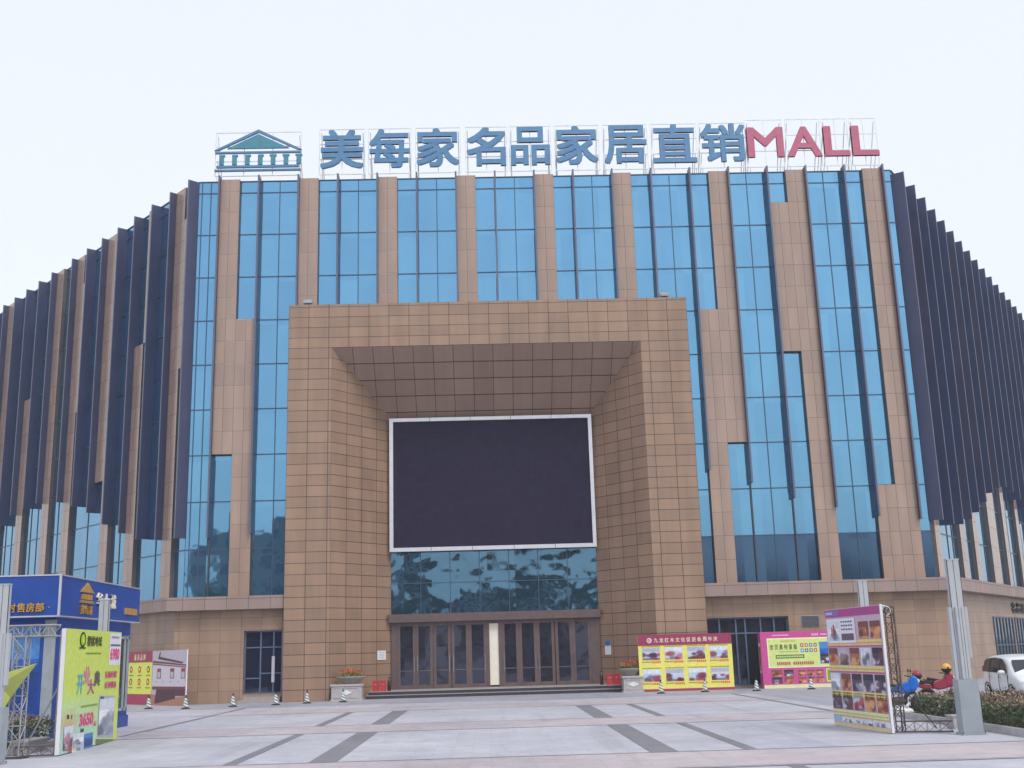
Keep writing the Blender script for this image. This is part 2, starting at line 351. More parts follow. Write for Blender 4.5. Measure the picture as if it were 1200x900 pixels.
sheet('apron_paving', [(-15.9, 49.5), (18, 49.5), (18, 55.3), (-15.9, 55.3)], .005, PAVEG)

# ================================================================== THE MALL
XL, XR, D, ZT, ZC = -14.69, 21.98, 55.82, 26.47, 4.92
aL, aR = .7186, .6094
FF = Fr((XL, D), (1, 0), (0, -1))
FL = Fr((XL, D), (-sin(aL), cos(aL)), (-cos(aL), -sin(aL)))
FRt = Fr((XR, D), (sin(aR), cos(aR)), (cos(aR), -sin(aR)))
WLEN, WRLEN, FLEN = 36.0, 48.0, XR-XL
M = 1.027; U = lambda k_: 1.14*M + k_*M
ROWS = [25.8-2.32*i for i in range(9)]
row = lambda i: 25.8-2.32*i
mall = thing('shopping_mall', 'wide angular shopping mall with tan stone columns, blue glass strips and dark vertical fins', 'building', (XL, D, 0))
def P_(mb, name, mats, parent=mall, **kw): return mb.build(name, mats, parent, **kw)

# core volume
mb = MB()
pl = FL.p(WLEN, -.35, 0); p0 = FL.p(.15, -.35, 0); p1 = FRt.p(.15, -.35, 0); pr = FRt.p(WRLEN, -.35, 0)
foot = [pl, p0, p1, pr, Vector((pr.x, 110, 0)), Vector((pl.x, 110, 0))]
ztop = 26.2
# the recess of the portal bites into the core, so the core starts above it in the middle
for z0, z1, ft in ((17.7, ztop, foot),):
    top = [Vector((p.x, p.y, z1)) for p in ft]; bot = [Vector((p.x, p.y, z0)) for p in ft]
    mb.face(top, [(p.x, p.y) for p in top]); mb.face(bot[::-1])
    for i in range(len(ft)):
        j = (i+1) % len(ft); mb.face([bot[i], bot[j], top[j], top[i]])
ft2 = [pl, p0, Vector((-8.4, p0.y, 0)), Vector((-8.4, 58.7, 0)), Vector((8.9, 58.7, 0)), Vector((8.9, p0.y, 0)), p1, pr, foot[4], foot[5]]
for i in range(len(ft2)):
    j = (i+1) % len(ft2); a, b = ft2[i], ft2[j]
    mb.face([Vector((a.x, a.y, 0)), Vector((b.x, b.y, 0)), Vector((b.x, b.y, 17.7)), Vector((a.x, a.y, 17.7))])
P_(mb, 'core_wall', BODY)
mb = MB(); 
for fr, L in ((FF, FLEN), (FL, WLEN), (FRt, WRLEN)): mb.box(fr, .03, L, -.45, -.065, 26.2, ZT+.02)
P_(mb, 'parapet', FRAME_DK)

GD = .0; SDP = .34; FD = .68
def window(fr, rects, umull, rows=ROWS, span=False):
    """one glazed bay: glass sheets, with its mullion grid as a sub-part"""
    g = MB(); m = MB()
    for ua, ub, z0, z1 in rects:
        if span and z0 < ZC+.1: g.box(fr, ua, ub, -.06, GD, z0, row(8)-.001, 1); z0 = row(8)
        g.box(fr, ua, ub, -.06, GD, z0, z1)
    o = P_(g, 'window', [GLASS, GLASS_SP])
    for ua, ub, z0, z1 in rects:
        for z in rows:
            if z0+.05 < z < z1-.05: m.box(fr, ua+.002, ub-.002, -.02, .028, z-.028, z+.028)
        for uu in umull:
            if ua+.05 < uu < ub-.05: m.box(fr, uu-.022, uu+.022, -.02, .032, z0, z1)
        m.box(fr, ua, ub, -.02, .05, z0, z0+.05); m.box(fr, ua, ub, -.02, .05, z1-.05, z1-.002)
    P_(m, 'mullion', MULL, o)
def stone(fr, ua, ub, z0, z1):
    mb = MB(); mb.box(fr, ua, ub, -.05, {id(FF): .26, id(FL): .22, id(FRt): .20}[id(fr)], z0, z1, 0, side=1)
    # uv so that each column is two tiles wide and courses follow the window rows
    us = (ub-ua)/max(1, round((ub-ua)/.52))
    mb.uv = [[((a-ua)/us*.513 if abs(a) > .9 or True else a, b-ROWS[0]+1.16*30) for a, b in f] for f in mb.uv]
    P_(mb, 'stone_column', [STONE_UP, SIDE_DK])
def fin(fr, u, zend, top=ZT+.12, depth=FD, low=True, th=.04):
    mb = MB(); mb.box(fr, u-th, u+th, .0, depth-.03, zend, top); mb.box(fr, u-th-.004, u+th+.004, depth-.03, depth, zend-.01, top+.01, 1)
    for z in ROWS[::2]:
        if zend+.2 < z < top-.2: mb.box(fr, u-th-.006, u+th+.006, .02, depth-.04, z-.012, z+.012, 2)
    if low: mb.box(fr, u-.03, u+.03, 0, .12, ZC, zend, 2)
    P_(mb, 'fin', [FIN, FINEDGE, FRAME_DK])

# --- front
kz = row(3)-.04     # cut levels sit on the mullion rows
PB = 17.6           # behind the portal the facade stops here
window(FF, [(0.02, U(0), ZC, ZT), (U(0), U(1), ZC, row(6))], [U(-.5), U(0), U(-.95)])
stone(FF, U(0), U(1), row(6), ZT)
window(FF, [(U(1), U(2), row(3), ZT), (U(2), U(4), ZC, ZT)], [U(2), U(3)])
stone(FF, U(1), U(2), ZC, row(3))
stone(FF, U(4), U(5), PB, ZT)
for a in (5, 9, 13, 17):
    window(FF, [(U(a), U(a+3), PB, ZT)], [U(a+1), U(a+2)])
    stone(FF, U(a+3), U(a+4), PB, ZT)
window(FF, [(U(21), U(23.4), PB, ZT), (U(23.4), U(24), ZC, ZT), (U(24), U(25), row(3), ZT)], [U(22), U(23), U(24)], span=True)
stone(FF, U(24), U(25), ZC, row(3))
stone(FF, U(25), U(26), row(6), ZT)
window(FF, [(U(25), U(26), ZC, row(6)), (U(26), U(28), ZC, ZT), (U(28), U(29), ZC, row(4)), (U(28), U(29), row(.5), ZT)], [U(26), U(27), U(28)], span=True)
stone(FF, U(28), U(29), row(4), row(.5))
stone(FF, U(29), U(30), ZC, ZT)
window(FF, [(U(30), U(32), ZC, ZT), (U(32), U(33), row(7), ZT)], [U(31), U(32)], span=True)
stone(FF, U(32), U(33), ZC, row(7)); stone(FF, U(33), U(34), ZC, ZT)
window(FF, [(U(34), FLEN-.02, ZC, ZT)], [], span=True)
ends = {0: 7.77, 2: 7.96, 24: 10.5, 26: 9.81, 28: 9.0, 30: 8.49, 32: 8.0, 34: 7.8}
for q in range(0, 36, 2): fin(FF, U(q), ends.get(q, PB), low=q in ends, depth=.54)

# --- wings
def wing(fr, L, fins, stones, parts):
    m = 1.1
    cuts = sorted(stones)
    for a, b, z0, z1 in stones: stone(fr, a, b, z0, z1)
    # glazing between full-height stones
    full = [(a, b) for a, b, z0, z1 in cuts if z0 < ZC+.1 and z1 > ZT-.1]
    part = [(a, b, z0, z1) for a, b, z0, z1 in cuts if not (z0 < ZC+.1 and z1 > ZT-.1)]
    ed = 0.02
    for a, b in full+[(L, L)]:
        rects = []; x = ed
        for c, d_, z0, z1 in [q for q in part if ed-.01 <= q[0] < a]:
            if c > x: rects.append((x, c, ZC, ZT))
            if z1 < ZT-.1: rects.append((c, d_, z1, ZT))
            if z0 > ZC+.1: rects.append((c, d_, ZC, z0))
            x = d_
        if a > x+.05: rects.append((x, a, ZC, ZT))
        if rects: window(fr, rects, [u_ for u_ in [ed+i_*m for i_ in range(0, 12)] if u_ < a] + [f for f, _ in fins if ed < f < a])
        ed = b
    for u_, ze in fins: fin(fr, u_, ze, top=ZT-.03 if fr is FL else ZT-.28, low=False, depth=.60 if fr is FL else FD)
FT = [0.0, 2.1, 4.3, 6.5, 8.7, 10.9, 13.1, 15.4, 18.7, 20.9, 23.1, 25.3, 27.5, 29.7, 31.9, 34.1]
FE = [7.8, 7.9, 8.15, 8.65, 9.33, 10.2, 10.8, 11.3, 11.6, 11.55, 11.35, 10.9, 10.4, 10, 9.8, 9.6]
wing(FL, WLEN, list(zip(FT, FE)), [
    (.05, 1.05, row(4), row(.5)), (1.05, 2.1, ZC, ZT), (4.35, 5.4, row(3), ZT), (5.4, 6.5, ZC, row(3)), (8.75, 9.8, ZC, ZT), (9.8, 10.9, row(6), ZT),
    (13.15, 14.3, row(4), row(.5)), (14.3, 15.4, ZC, ZT), (17.6, 18.7, ZC, ZT), (22.0, 23.1, ZC, row(3)), (26.4, 27.5, ZC, ZT), (30.8, 31.9, ZC, ZT)], None)
FT2 = [2.2*i for i in range(22)]
FE2 = [7.75, 7.7, 7.86, 8.31, 8.86, 9.64, 10.38, 10.9, 11.2, 11.1, 10.8, 10.4, 10.0, 9.8, 9.7, 9.6, 9.6, 9.8, 10, 10, 10, 10]
wing(FRt, WRLEN, list(zip(FT2, FE2)), [
    (.05, 1.1, ZC, row(4)), (1.1, 2.2, row(4), row(.5)), (5.5, 6.6, ZC, row(6)), (7.75, 8.8, row(6), row(3)), (8.8, 9.85, ZC, row(6)), (9.9, 11.0, row(6), ZT),
    (13.25, 14.3, ZC, row(5)), (14.3, 15.4, ZC, ZT), (17.65, 18.7, ZC, row(5)), (22.1, 23.1, ZC, ZT), (26.5, 27.6, ZC, ZT), (33, 34.1, ZC, ZT), (39.6, 40.7, ZC, ZT)], None)

# --- cornice (a ledge running round) and ground floor wall
def polyband(frs, off, z0, z1, mats, name, thick=.6, gaps=None):
    mb = MB(); mb2 = MB(); first = True
    def corner(f0, f1, o):           # intersection of two offset lines
        a = f0.p(0, o, 0); b = f1.p(0, o, 0); d0, d1 = f0.u, f1.u
        den = d0.x*d1.y-d0.y*d1.x; t = ((b.x-a.x)*d1.y-(b.y-a.y)*d1.x)/den; return a+d0*t
    def ring(o): return [FL.p(WLEN, o, 0), corner(FL, FF, o), corner(FF, FRt, o), FRt.p(WRLEN, o, 0)]
    A, B = ring(off), ring(off-thick); run = 0
    for i in range(3):
        L = (A[i+1]-A[i]).length
        if i == 1 and gaps:
            # split front run around the portal and openings
            xs = A[i].x; segs = gaps(A[i].x, A[i+1].x)
            for x0, x1, za, zb in segs:
                y1 = A[i].y; y0 = B[i].y
                f = Fr((0, y1), (1, 0), (0, -1)); (mb if x0 < 0 else mb2).box(f, x0, x1, -thick, 0, za, zb)
        else:
            if True:
                T = mb if i == 0 else mb2; v = [A[i], A[i+1], B[i+1], B[i]]
                lo = [Vector((p.x, p.y, z0)) for p in v]; hi = [Vector((p.x, p.y, z1)) for p in v]
                T.face([lo[0], lo[1], hi[1], hi[0]], [(run, z0), (run+L, z0), (run+L, z1), (run, z1)])
                T.face(lo[::-1], [(run, 0), (run, .6), (run+L, .6), (run+L, 0)]); T.face(hi, [(run, 0), (run+L, 0), (run+L, .6), (run, .6)])
                T.face([lo[2], lo[3], hi[3], hi[2]]); T.face([lo[3], lo[0], hi[0], hi[3]]); T.face([lo[1], lo[2], hi[2], hi[1]])
        run += L
    P_(mb, name, mats); P_(mb2, name, mats)
PXL, PXR = -9.64, 10.35
polyband(None, 1.08, 4.3, ZC, [STONE_CO], 'cornice', thick=1.12, gaps=lambda a, b: [(a, PXL+.001, 4.3, ZC), (PXR-.001, b, 4.3, ZC)])
# ground floor wall at offset .5, with openings: left door, right window
DL0, DL1, DLB, DLT = -11.62, -9.80, .38, 3.30
WR0, WR1, WRB, WRT = 10.36, 14.42, .10, 3.30
polyband(None, .5, 0, 4.298, [STONE_GR], 'ground_floor_wall', thick=.6, gaps=lambda a, b: [
    (a, DL0, 0, 4.298), (DL0, DL1, 0, DLB), (DL0, DL1, DLT, 4.298), (DL1, PXL+.3, 0, 4.298),
    (PXR-.3, WR0, 0, 4.298), (WR0, WR1, 0, WRB), (WR0, WR1, WRT, 4.298), (WR1, b, 0, 4.298)])
GFY = D-.5
G0 = Fr((0, GFY), (1, 0), (0, -1))
def shopfront(x0, x1, z0, z1, verts, hors, name, rec=-.28, doors=None):
    g = MB(); g.box(G0, x0, x1, rec-.05, rec, z0, z1); o = P_(g, name, GLASS_DK)
    m = MB()
    for x in verts: m.box(G0, x-.035, x+.035, rec-.02, rec+.07, z0, z1)
    for z, a, b in hors: m.box(G0, a, b, rec-.02, rec+.06, z-.03, z+.03)
    m.box(G0, x0, x1, rec-.02, rec+.08, z1-.07, z1-.001); m.box(G0, x0, x1, rec-.02, rec+.08, z0+.001, z0+.07)
    m.box(G0, x0+.001, x0+.07, rec-.02, rec+.083, z0, z1); m.box(G0, x1-.07, x1-.001, rec-.02, rec+.083, z0, z1)
    P_(m, 'frame', [plain('blue_grey_frame', (.12, .17, .27), .4, .3)], o)
    return o
o = shopfront(DL0, DL1, DLB, DLT, [-10.85, -10.24], [(2.52, DL0, DL1), (1.1, DL0, -10.85), (1.32, -10.85, DL1)], 'side_door')
m = MB(); m.box(G0, -10.31, -10.17, -.22, -.16, .9, 2.1); P_(m, 'handle', ALU, o)
mb = MB(); mb.box(G0, DL0-.1, DL1, 0, .55, 0, .14); mb.box(G0, DL0+.1, DL1, 0, .3, .14, .27); P_(mb, 'doorstep', STEPTOP)
o = shopfront(WR0, WR1, WRB, WRT, [11.1, 11.9, 12.35, 13.1, 13.75], [(2.55, WR0, WR1)], 'shop_window')
mb = MB(); mb.box(G0, 15.03, 15.9, 0, .03, 2.76, 3.3)
for i in range(9): mb.box(G0, 15.05, 15.88, .03, .055, 2.79+i*.056, 2.82+i*.056, 1)
P_(mb, 'vent_grille', [GREYP, FRAME_DK])
# right wing ground windows
GW = FRt
for u0, u1 in ((9.6, 14.9), (15.7, 20.9), (21.7, 26.9), (27.7, 32.9)):
    g = MB(); g.box(GW, u0, u1, .50, .515, .95, 3.12); o = P_(g, 'window', GLASS_DK)
    m = MB()
    n = 6
    for i in range(n+1): m.box(GW, u0+(u1-u0)*i/n-.05, u0+(u1-u0)*i/n+.05, .5, .56, .93, 3.14)
    for z in (.95, 1.6, 3.12): m.box(GW, u0, u1, .5, .55, z-.04, z+.04)
    P_(m, 'frame', MULL, o)
mb = MB()
for i, ch in enumerate('名品家居'): text(mb, GW, ch, 15.1+i*1.5, 16.2+i*1.5, 3.42, 4.02, .5, .58, 0, (1, 1, 1), .01)
P_(mb, 'wall_lettering', FRAME_DK)

# --- portal
pm = MB()
F0 = 54.6; BK = 57.8; PT = 19.22; IXL, IXR, IZ = -7.47, 7.93, 16.98; BXL, BXR, BZ = -4.84, 5.53, 13.93
def q3(pts, uvs, mi=0): pm.face([Vector(p) for p in pts], uvs, mi)
q3([(PXL, F0, 0), (IXL, F0, 0), (IXL, F0, IZ), (PXL, F0, IZ)], [(0, 0), (IXL-PXL, 0), (IXL-PXL, IZ), (0, IZ)])
q3([(IXR, F0, 0), (PXR, F0, 0), (PXR, F0, IZ), (IXR, F0, IZ)], [(IXR-PXL, 0), (20, 0), (20, IZ), (IXR-PXL, IZ)])
q3([(PXL, F0, IZ), (PXR, F0, IZ), (PXR, F0, PT), (PXL, F0, PT)], [(0, IZ), (20, IZ), (20, PT), (0, PT)])
Ls = math.hypot(IXL-BXL, BK-F0)
q3([(IXL, F0, 0), (BXL, BK, 0), (BXL, BK, BZ), (IXL, F0, IZ)], [(0, 0), (4, 0), (4, BZ), (0, IZ)])
q3([(BXR, BK, 0), (IXR, F0, 0), (IXR, F0, IZ), (BXR, BK, BZ)], [(4, 0), (0, 0), (0, IZ), (4, BZ)])
q3([(IXL, F0, IZ), (BXL, BK, BZ), (BXR, BK, BZ), (IXR, F0, IZ)], [(0, 0), (2.63, 4.4*.53), (13, 4.4*.53), (15.4, 0)], 1)
for x in (PXL, PXR):
    q3([(x, F0, 0), (x, 56.6, 0), (x, 56.6, PT), (x, F0, PT)], [(0, 0), (2, 0), (2, PT), (0, PT)])
q3([(PXL, F0, PT), (PXR, F0, PT), (PXR, 56.6, PT), (PXL, 56.6, PT)], [(0, 0), (20, 0), (20, 2), (0, 2)])
P_(pm, 'portal', [STONE_PT, tiled('stone_soffit', (.38, .26, .21), (.33, .225, .185), (.05, .035, .04), 1.0, .53, .016)])
# back wall pieces of the recess
B0 = Fr((0, BK), (1, 0), (0, -1))
g = MB(); g.box(B0, BXL, BXR, -.06, 0, 3.93, 7.0); o = P_(g, 'window', GLASS_EN)
m = MB()
for i in range(1, 7): m.box(B0, BXL+(BXR-BXL)*i/7-.02, BXL+(BXR-BXL)*i/7+.02, -.01, .03, 3.93, 7.0)
m.box(B0, BXL, BXR, -.01, .027, 5.45, 5.49)
P_(m, 'mullion', MULL, o)
mb = MB(); mb.box(B0, BXL-.12, BXR+.05, -.1, .42, 3.55, 3.95); P_(mb, 'door_canopy', DOORF)
mb = MB(); mb.box(B0, BXL-.1, BXR+.1, -.75, -.7, .1, 14.2); P_(mb, 'lobby_wall', SOFFITM)
mb = MB()
mb.box(B0, BXL, BXR, .02, .10, 3.42, 3.549); 
P_(mb, 'door_head', DOORF)
panes = [(-4.39, -3.77), (-3.49, -2.92), (-2.61, -2.03), (-1.71, -1.14), (-.85, -.26), (.79, 1.35), (1.65, 2.24), (2.53, 3.12), (3.45, 4.02), (4.31, 4.93)]
for i, (a, b) in enumerate(panes):
    l = a-.145; r = b+.145
    f = MB(); f.box(B0, l, a, 0, .09, .335, 3.418); f.box(B0, b, r, 0, .09, .335, 3.418); f.box(B0, a, b, 0, .086, .335, .52); f.box(B0, a, b, 0, .086, 3.36, 3.418)
    f.box(B0, a, b, .02, .07, 1.18, 1.23)
    o = P_(f, 'door_leaf', DOORF)
    f = MB(); f.box(B0, a, b, .03, .045, .52, 3.36); P_(f, 'glass_pane', GLASS_DK, o)
    hx = b+.06 if i % 2 == 0 else a-.06
    f = MB(); f.tube(B0.p(hx, .15, 1.1), B0.p(hx, .15, 1.9), .018); f.tube(B0.p(hx, .09, 1.2), B0.p(hx, .15, 1.2), .012); f.tube(B0.p(hx, .09, 1.8), B0.p(hx, .15, 1.8), .012)
    P_(f, 'handle', CHROME, o)
for a, b in ((-.11, .03), (.48, .64), (BXL, -4.54), (5.08, BXR)): mb = MB(); mb.box(B0, a, b, 0, .11, .334, 3.419); P_(mb, 'door_post', DOORF)
mb = MB(); mb.box(B0, .03, .48, .02, .06, .42, 3.40); P_(mb, 'centre_panel', CREAM)
# platform and steps
mb = MB()
mb.box(B0, -5.75, 6.25, -.1, 2.30, .30, .335, 0); mb.box(B0, -5.74, 6.24, -.1, 2.27, .17, .30, 1)
mb.box(B0, -5.85, 6.35, -.1, 2.62, .14, .168, 0); mb.box(B0, -5.84, 6.34, -.1, 2.59, 0, .14, 1)
P_(mb, 'entrance_steps', [STEPTOP, BLACKGR])

# ================================================================== LED SCREEN
scr = thing('video_screen', 'large dark video screen with a silver frame above the entrance glass', 'screen', (.35, 57.4, 7.03))
SF = Fr((0, 57.42), (1, 0), (0, -1))
mb = MB(); mb.box(SF, -4.70, 5.40, -.3, -.02, 7.2, 13.7); mb.build('screen_panel', LED, scr)
mb = MB()
mb.box(SF, -4.88, 5.55, -.3, .06, 7.03, 7.22); mb.box(SF, -4.88, 5.55, -.3, .06, 13.68, 13.86); mb.box(SF, -4.88, -4.69, -.3, .06, 7.22, 13.68); mb.box(SF, 5.37, 5.55, -.3, .06, 7.22, 13.68)
for i in range(1, 5):
    x = -4.88+10.43*i/5
    for z in (7.03, 13.68): mb.box(SF, x-.012, x+.012, .058, .066, z, z+.185, 1)
mb.build('screen_frame', [ALU, FRAME_DK], scr)

# ================================================================== ROOFTOP SIGN
RF = Fr((0, 56.3), (1, 0), (0, -1))
def frame_grid(x0, x1, z0, z1, nz=3, nx=2):
    m = MB()
    for i in range(nx+1):
        x = x0+(x1-x0)*i/nx; m.box(RF, x-.016, x+.016, -.06, -.02, z0, z1)
    for i in range(nz+1):
        z = z0+(z1-z0)*i/nz; m.box(RF, x0, x1, -.065, -.025, z-.02, z+.02)
    for x in (x0+.1, x1-.1):
        m.tube(RF.p(x, -.06, z1-.2), RF.p(x, -1.7, 26.2), .025, n=5); m.tube(RF.p(x, -.06, z0+.9), RF.p(x, -1.2, 26.2), .02, n=5)
        m.tube(RF.p(x, -.04, 26.2), RF.p(x, -.04, z0), .03, n=5)
    return m
chars = [('美', -8.42, -6.12, BLUESIGN, 'first blue character from the left of the rooftop sign, nearest the temple emblem'),
         ('每', -5.80, -3.64, BLUESIGN, 'second blue rooftop character from the left, a slanted-stroke glyph'),
         ('家', -3.28, -1.00, BLUESIGN, 'third blue rooftop character from the left, first of the two matching glyphs'),
         ('名', -.60, 1.50, BLUESIGN, 'fourth blue rooftop character, with one box at its lower right'),
         ('品', 1.76, 3.87, BLUESIGN, 'fifth blue rooftop character, made of three square boxes'),
         ('家', 4.20, 6.46, BLUESIGN, 'sixth blue rooftop character, right of the one made of three boxes'),
         ('居', 6.80, 9.08, BLUESIGN, 'seventh blue rooftop character, a box under a left-leaning roof'),
         ('直', 9.42, 11.76, BLUESIGN, 'eighth blue rooftop character, tall with a long base line'),
         ('销', 12.02, 14.44, BLUESIGN, 'ninth blue rooftop character, last one before the red letters'),
         ('M', 14.53, 16.50, REDSIGN, 'red letter M on the roof edge, first of the red letters'),
         ('A', 16.70, 18.56, REDSIGN, 'red letter A on the roof edge, between the M and the L'),
         ('L', 18.70, 20.08, REDSIGN, 'red letter L beside the red A on the roof edge'),
         ('L', 20.22, 21.66, REDSIGN, 'last red letter L at the right end of the rooftop sign')]
for ch, x0, x1, mt, lab in chars:
    red = mt is REDSIGN
    t = thing('sign_letter', lab, 'sign letter', ((x0+x1)/2, 56.3, 26.2), 'letters of the rooftop sign')
    z0, z1 = (27.5, 29.24) if red else (27.28, 29.5)
    mb = MB(); text(mb, RF, ch, x0, x1, z0, z1, 0, .16, 0, (1, 1, 1), .024 if red else .022); mb.build('letter_face', mt, t)
    frame_grid(x0-.06 if not red else x0, x1+.06 if not red else x1, 27.0, 29.6 if not red else 29.75).build('support_frame', STEELW, t)
t = thing('sign_emblem', 'teal and blue temple-shaped emblem with columns at the left end of the rooftop sign', 'emblem', (-11.7, 56.3, 26.2))
mb = MB(); X = lambda a: -14.0+4.55*a
mb.prism(RF, [(X(.14), 28.52), (X(.86), 28.52), (X(.5), 29.34)], 0, .12)
mb.build('pediment', TEAL, t)
mb = MB()
mb.prism(RF, [(X(-.01), 28.42), (X(.04), 28.42), (X(.5), 29.44), (X(.96), 28.42), (X(1.01), 28.42), (X(.5), 29.6)], 0, .14)
mb.box(RF, X(0), X(1), 0, .14, 28.24, 28.34); mb.box(RF, X(.02), X(.98), 0, .14, 27.42, 27.54); mb.box(RF, X(0), X(1), 0, .14, 27.22, 27.32)
mb.build('roof_and_base', BLUESIGN, t)
for i in range(7):
    mb = MB(); x = X(.05+.15*i); mb.box(RF, x-(.06 if i > 3 else 0), x+.30, 0, .12, 28.06, 28.16)
    mb.box(RF, x, x+.24, 0, .115, 27.6, 28.058); mb.build('emblem_column', TEAL, t)
frame_grid(X(0), X(1), 27.0, 29.5, 3, 3).build('support_frame', STEELW, t)

# ================================================================== things at the building
def spot(x, lab):
    t = thing('floodlight', lab, 'floodlight', (x, 55, PT), 'floodlights on the portal roof')
    m = MB(); m.box(WF, x-.03, x+.03, 54.97, 55.03, PT, PT+.2); m.build('bracket', FRAME_DK, t)
    m = MB(); m.box(WF, x-.22, x+.22, 54.85, 55.12, PT+.18, PT+.36); m.build('lamp_housing', GREYP, t)
spot(-8.76, 'small floodlight on the left end of the portal top'); spot(9.32, 'small floodlight on the right end of the portal top')

def planter(x0, x1, y, lab, plab):
    ph = .74; cx = (x0+x1)/2
    t = thing('pedestal', plab, 'pedestal', (cx, y, 0), 'stone pedestals beside the entrance steps')
    m = MB(); m.box(WF, x0+.05, x1-.05, y-.42, y+.3, 0, ph-.08); m.box(WF, x0, x1, y-.47, y+.35, ph-.08, ph); m.box(WF, x0, x1, y-.46, y+.34, 0, .07)
    for a, b, c, d in ((x0+.16, x1-.16, ph-.17, ph-.13), (x0+.16, x1-.16, .13, .17)): m.box(WF, a, b, y-.445, y-.42, c, d)
    for a in (x0+.14, x1-.18): m.box(WF, a, a+.04, y-.447, y-.42, .13, ph-.13)
    m.build('plinth', PLANTST, t)
    m = MB(); m.prism(Fr((0, y-.42), (1, 0), (0, -1)), [(cx-.26, ph/2), (cx, ph/2-.11), (cx+.26, ph/2), (cx, ph/2+.11)], 0, .03); m.build('carved_panel', WHITEP, t)
    return cx, ph
def bowl(cx, y, ph, w_, lab):
    t = thing('flower_planter', lab, 'planter', (cx, y, ph), 'flower planters beside the entrance')
    m = MB(); prof = [(0, 0), (.36, 0), (.38, .06), (.42, .08), (.62, .24), (.70, .30), (.70, .35), (.60, .35), (.56, .27), (0, .27)]
    m.lathe((cx, y, ph), [(r*w_, h) for r, h in prof], 24, sy=.6); m.build('bowl', BOWL, t, merge=True)
    m = MB()
    def fn():
        a = random.uniform(0, 6.28); r = random.random()**.5*.62*w_; return (cx+r*cos(a), y+.6*r*sin(a), ph+.33+random.random()*.14*(1.3-r))
    m.leaves(520, fn, .13); m.build('leaves', FLOWL, t, recalc=False)
    m = MB()
    def fn2():
        a = random.uniform(0, 6.28); r = random.random()**.5*.58*w_; return (cx+r*cos(a), y+.6*r*sin(a), ph+.44+random.random()*.26*(1.2-r))
    m.leaves(260, fn2, .10); m.build('flowers', FLOWF, t, recalc=False)
cx, ph = planter(-7.34, -5.86, 54.5, '', 'wide pale stone pedestal with carved diamond, left of the entrance steps')
bowl(-6.45, 54.5, ph, 1.0, 'stone bowl of red and green flowers left of the entrance')
cx, ph = planter(6.16, 7.15, 54.6, '', 'narrow pale stone pedestal right of the entrance steps, beside the burgundy banner')
bowl(6.62, 54.6, ph, .85, 'stone bowl of red flowers right of the entrance, beside the burgundy banner')
def redbox(x, y, z, lab):
    t = thing('red_box', lab, 'box', (x, y, z), 'red boxes at the entrance sides')
    m = MB(); m.box(WF, x-.14, x+.14, y-.13, y+.13, z, z+.46); m.box(WF, x-.15, x+.15, y-.14, y+.14, z+.46, z+.50); m.build('case', REDP, t)
    m = MB(); m.box(WF, x-.04, x+.04, y-.15, y-.13, z+.30, z+.34); m.build('latch', CHROME, t)
redbox(-5.42, 55.75, .335, 'red equipment box left of the doors, next to the stone pedestal')
redbox(-5.08, 55.78, .335, 'red equipment box left of the doors, next to the black cylinder')
redbox(5.72, 55.75, .335, 'red equipment box right of the doors, next to the black cylinder')
redbox(6.06, 55.78, .335, 'red equipment box right of the doors, next to the stone pedestal')
def bin_(x, y, lab):
    t = thing('fire_extinguisher', lab, 'extinguisher', (x, y, .335), 'dark cylinders beside the doors')
    m = MB(); m.lathe((x, y, .335), [(0, 0), (.085, 0), (.085, .42), (.06, .50), (.03, .53), (.03, .58), (0, .58)], 14); m.build('cylinder', plain('dark_maroon', (.05, .02, .025), .3), t, merge=True)
    m = MB(); m.box(WF, x-.05, x+.09, y-.02, y+.02, .93, .97); m.build('handle', BLACKR, t)
bin_(-4.80, 56.0, 'dark cylinder standing between the red boxes and the doors, on the left')
bin_(5.36, 56.0, 'dark cylinder standing between the doors and the red boxes, on the right')
# plates on the splays
def splay(xf, xb, s):          # frame on a splayed wall
    dx, dy = xb-xf, BK-F0; u = (dx, dy) if s < 0 else (-dx, -dy)
    n = (1, -abs(dx)/dy) if s < 0 else (-1, -abs(dx)/dy)
    o = (xf, F0) if s < 0 else (xb, BK); return Fr(o, u, (n[0]*dy/Ls, n[1]*dy/Ls))
SL = splay(IXL, BXL, -1); SR = splay(IXR, BXR, 1)
t = thing('notice_plate', 'white notice plate on the stone wall left of the doors', 'notice', SL.p(3.45, 0, 1.8))
m = MB(); m.box(SL, 3.15, 3.72, 0, .03, 1.78, 2.22); m.build('plate', WHITEP, t)
m = MB(); [m.box(SL, 3.24, 3.62, .03, .034, 1.88+.08*i, 1.90+.08*i) for i in range(4)]; m.build('print_lines', GREYP, t)
t = thing('wall_plaque', 'small plaque with a blue head and white sheet right of the doors', 'plaque', SR.p(.6, 0, 1.8))
m = MB(); m.box(SR, .38, .78, 0, .03, 1.72, 2.15); m.build('sheet', WHITEP, t)
m = MB(); m.box(SR, .46, .70, 0, .04, 2.15, 2.36); m.build('head', BIKEBL, t)

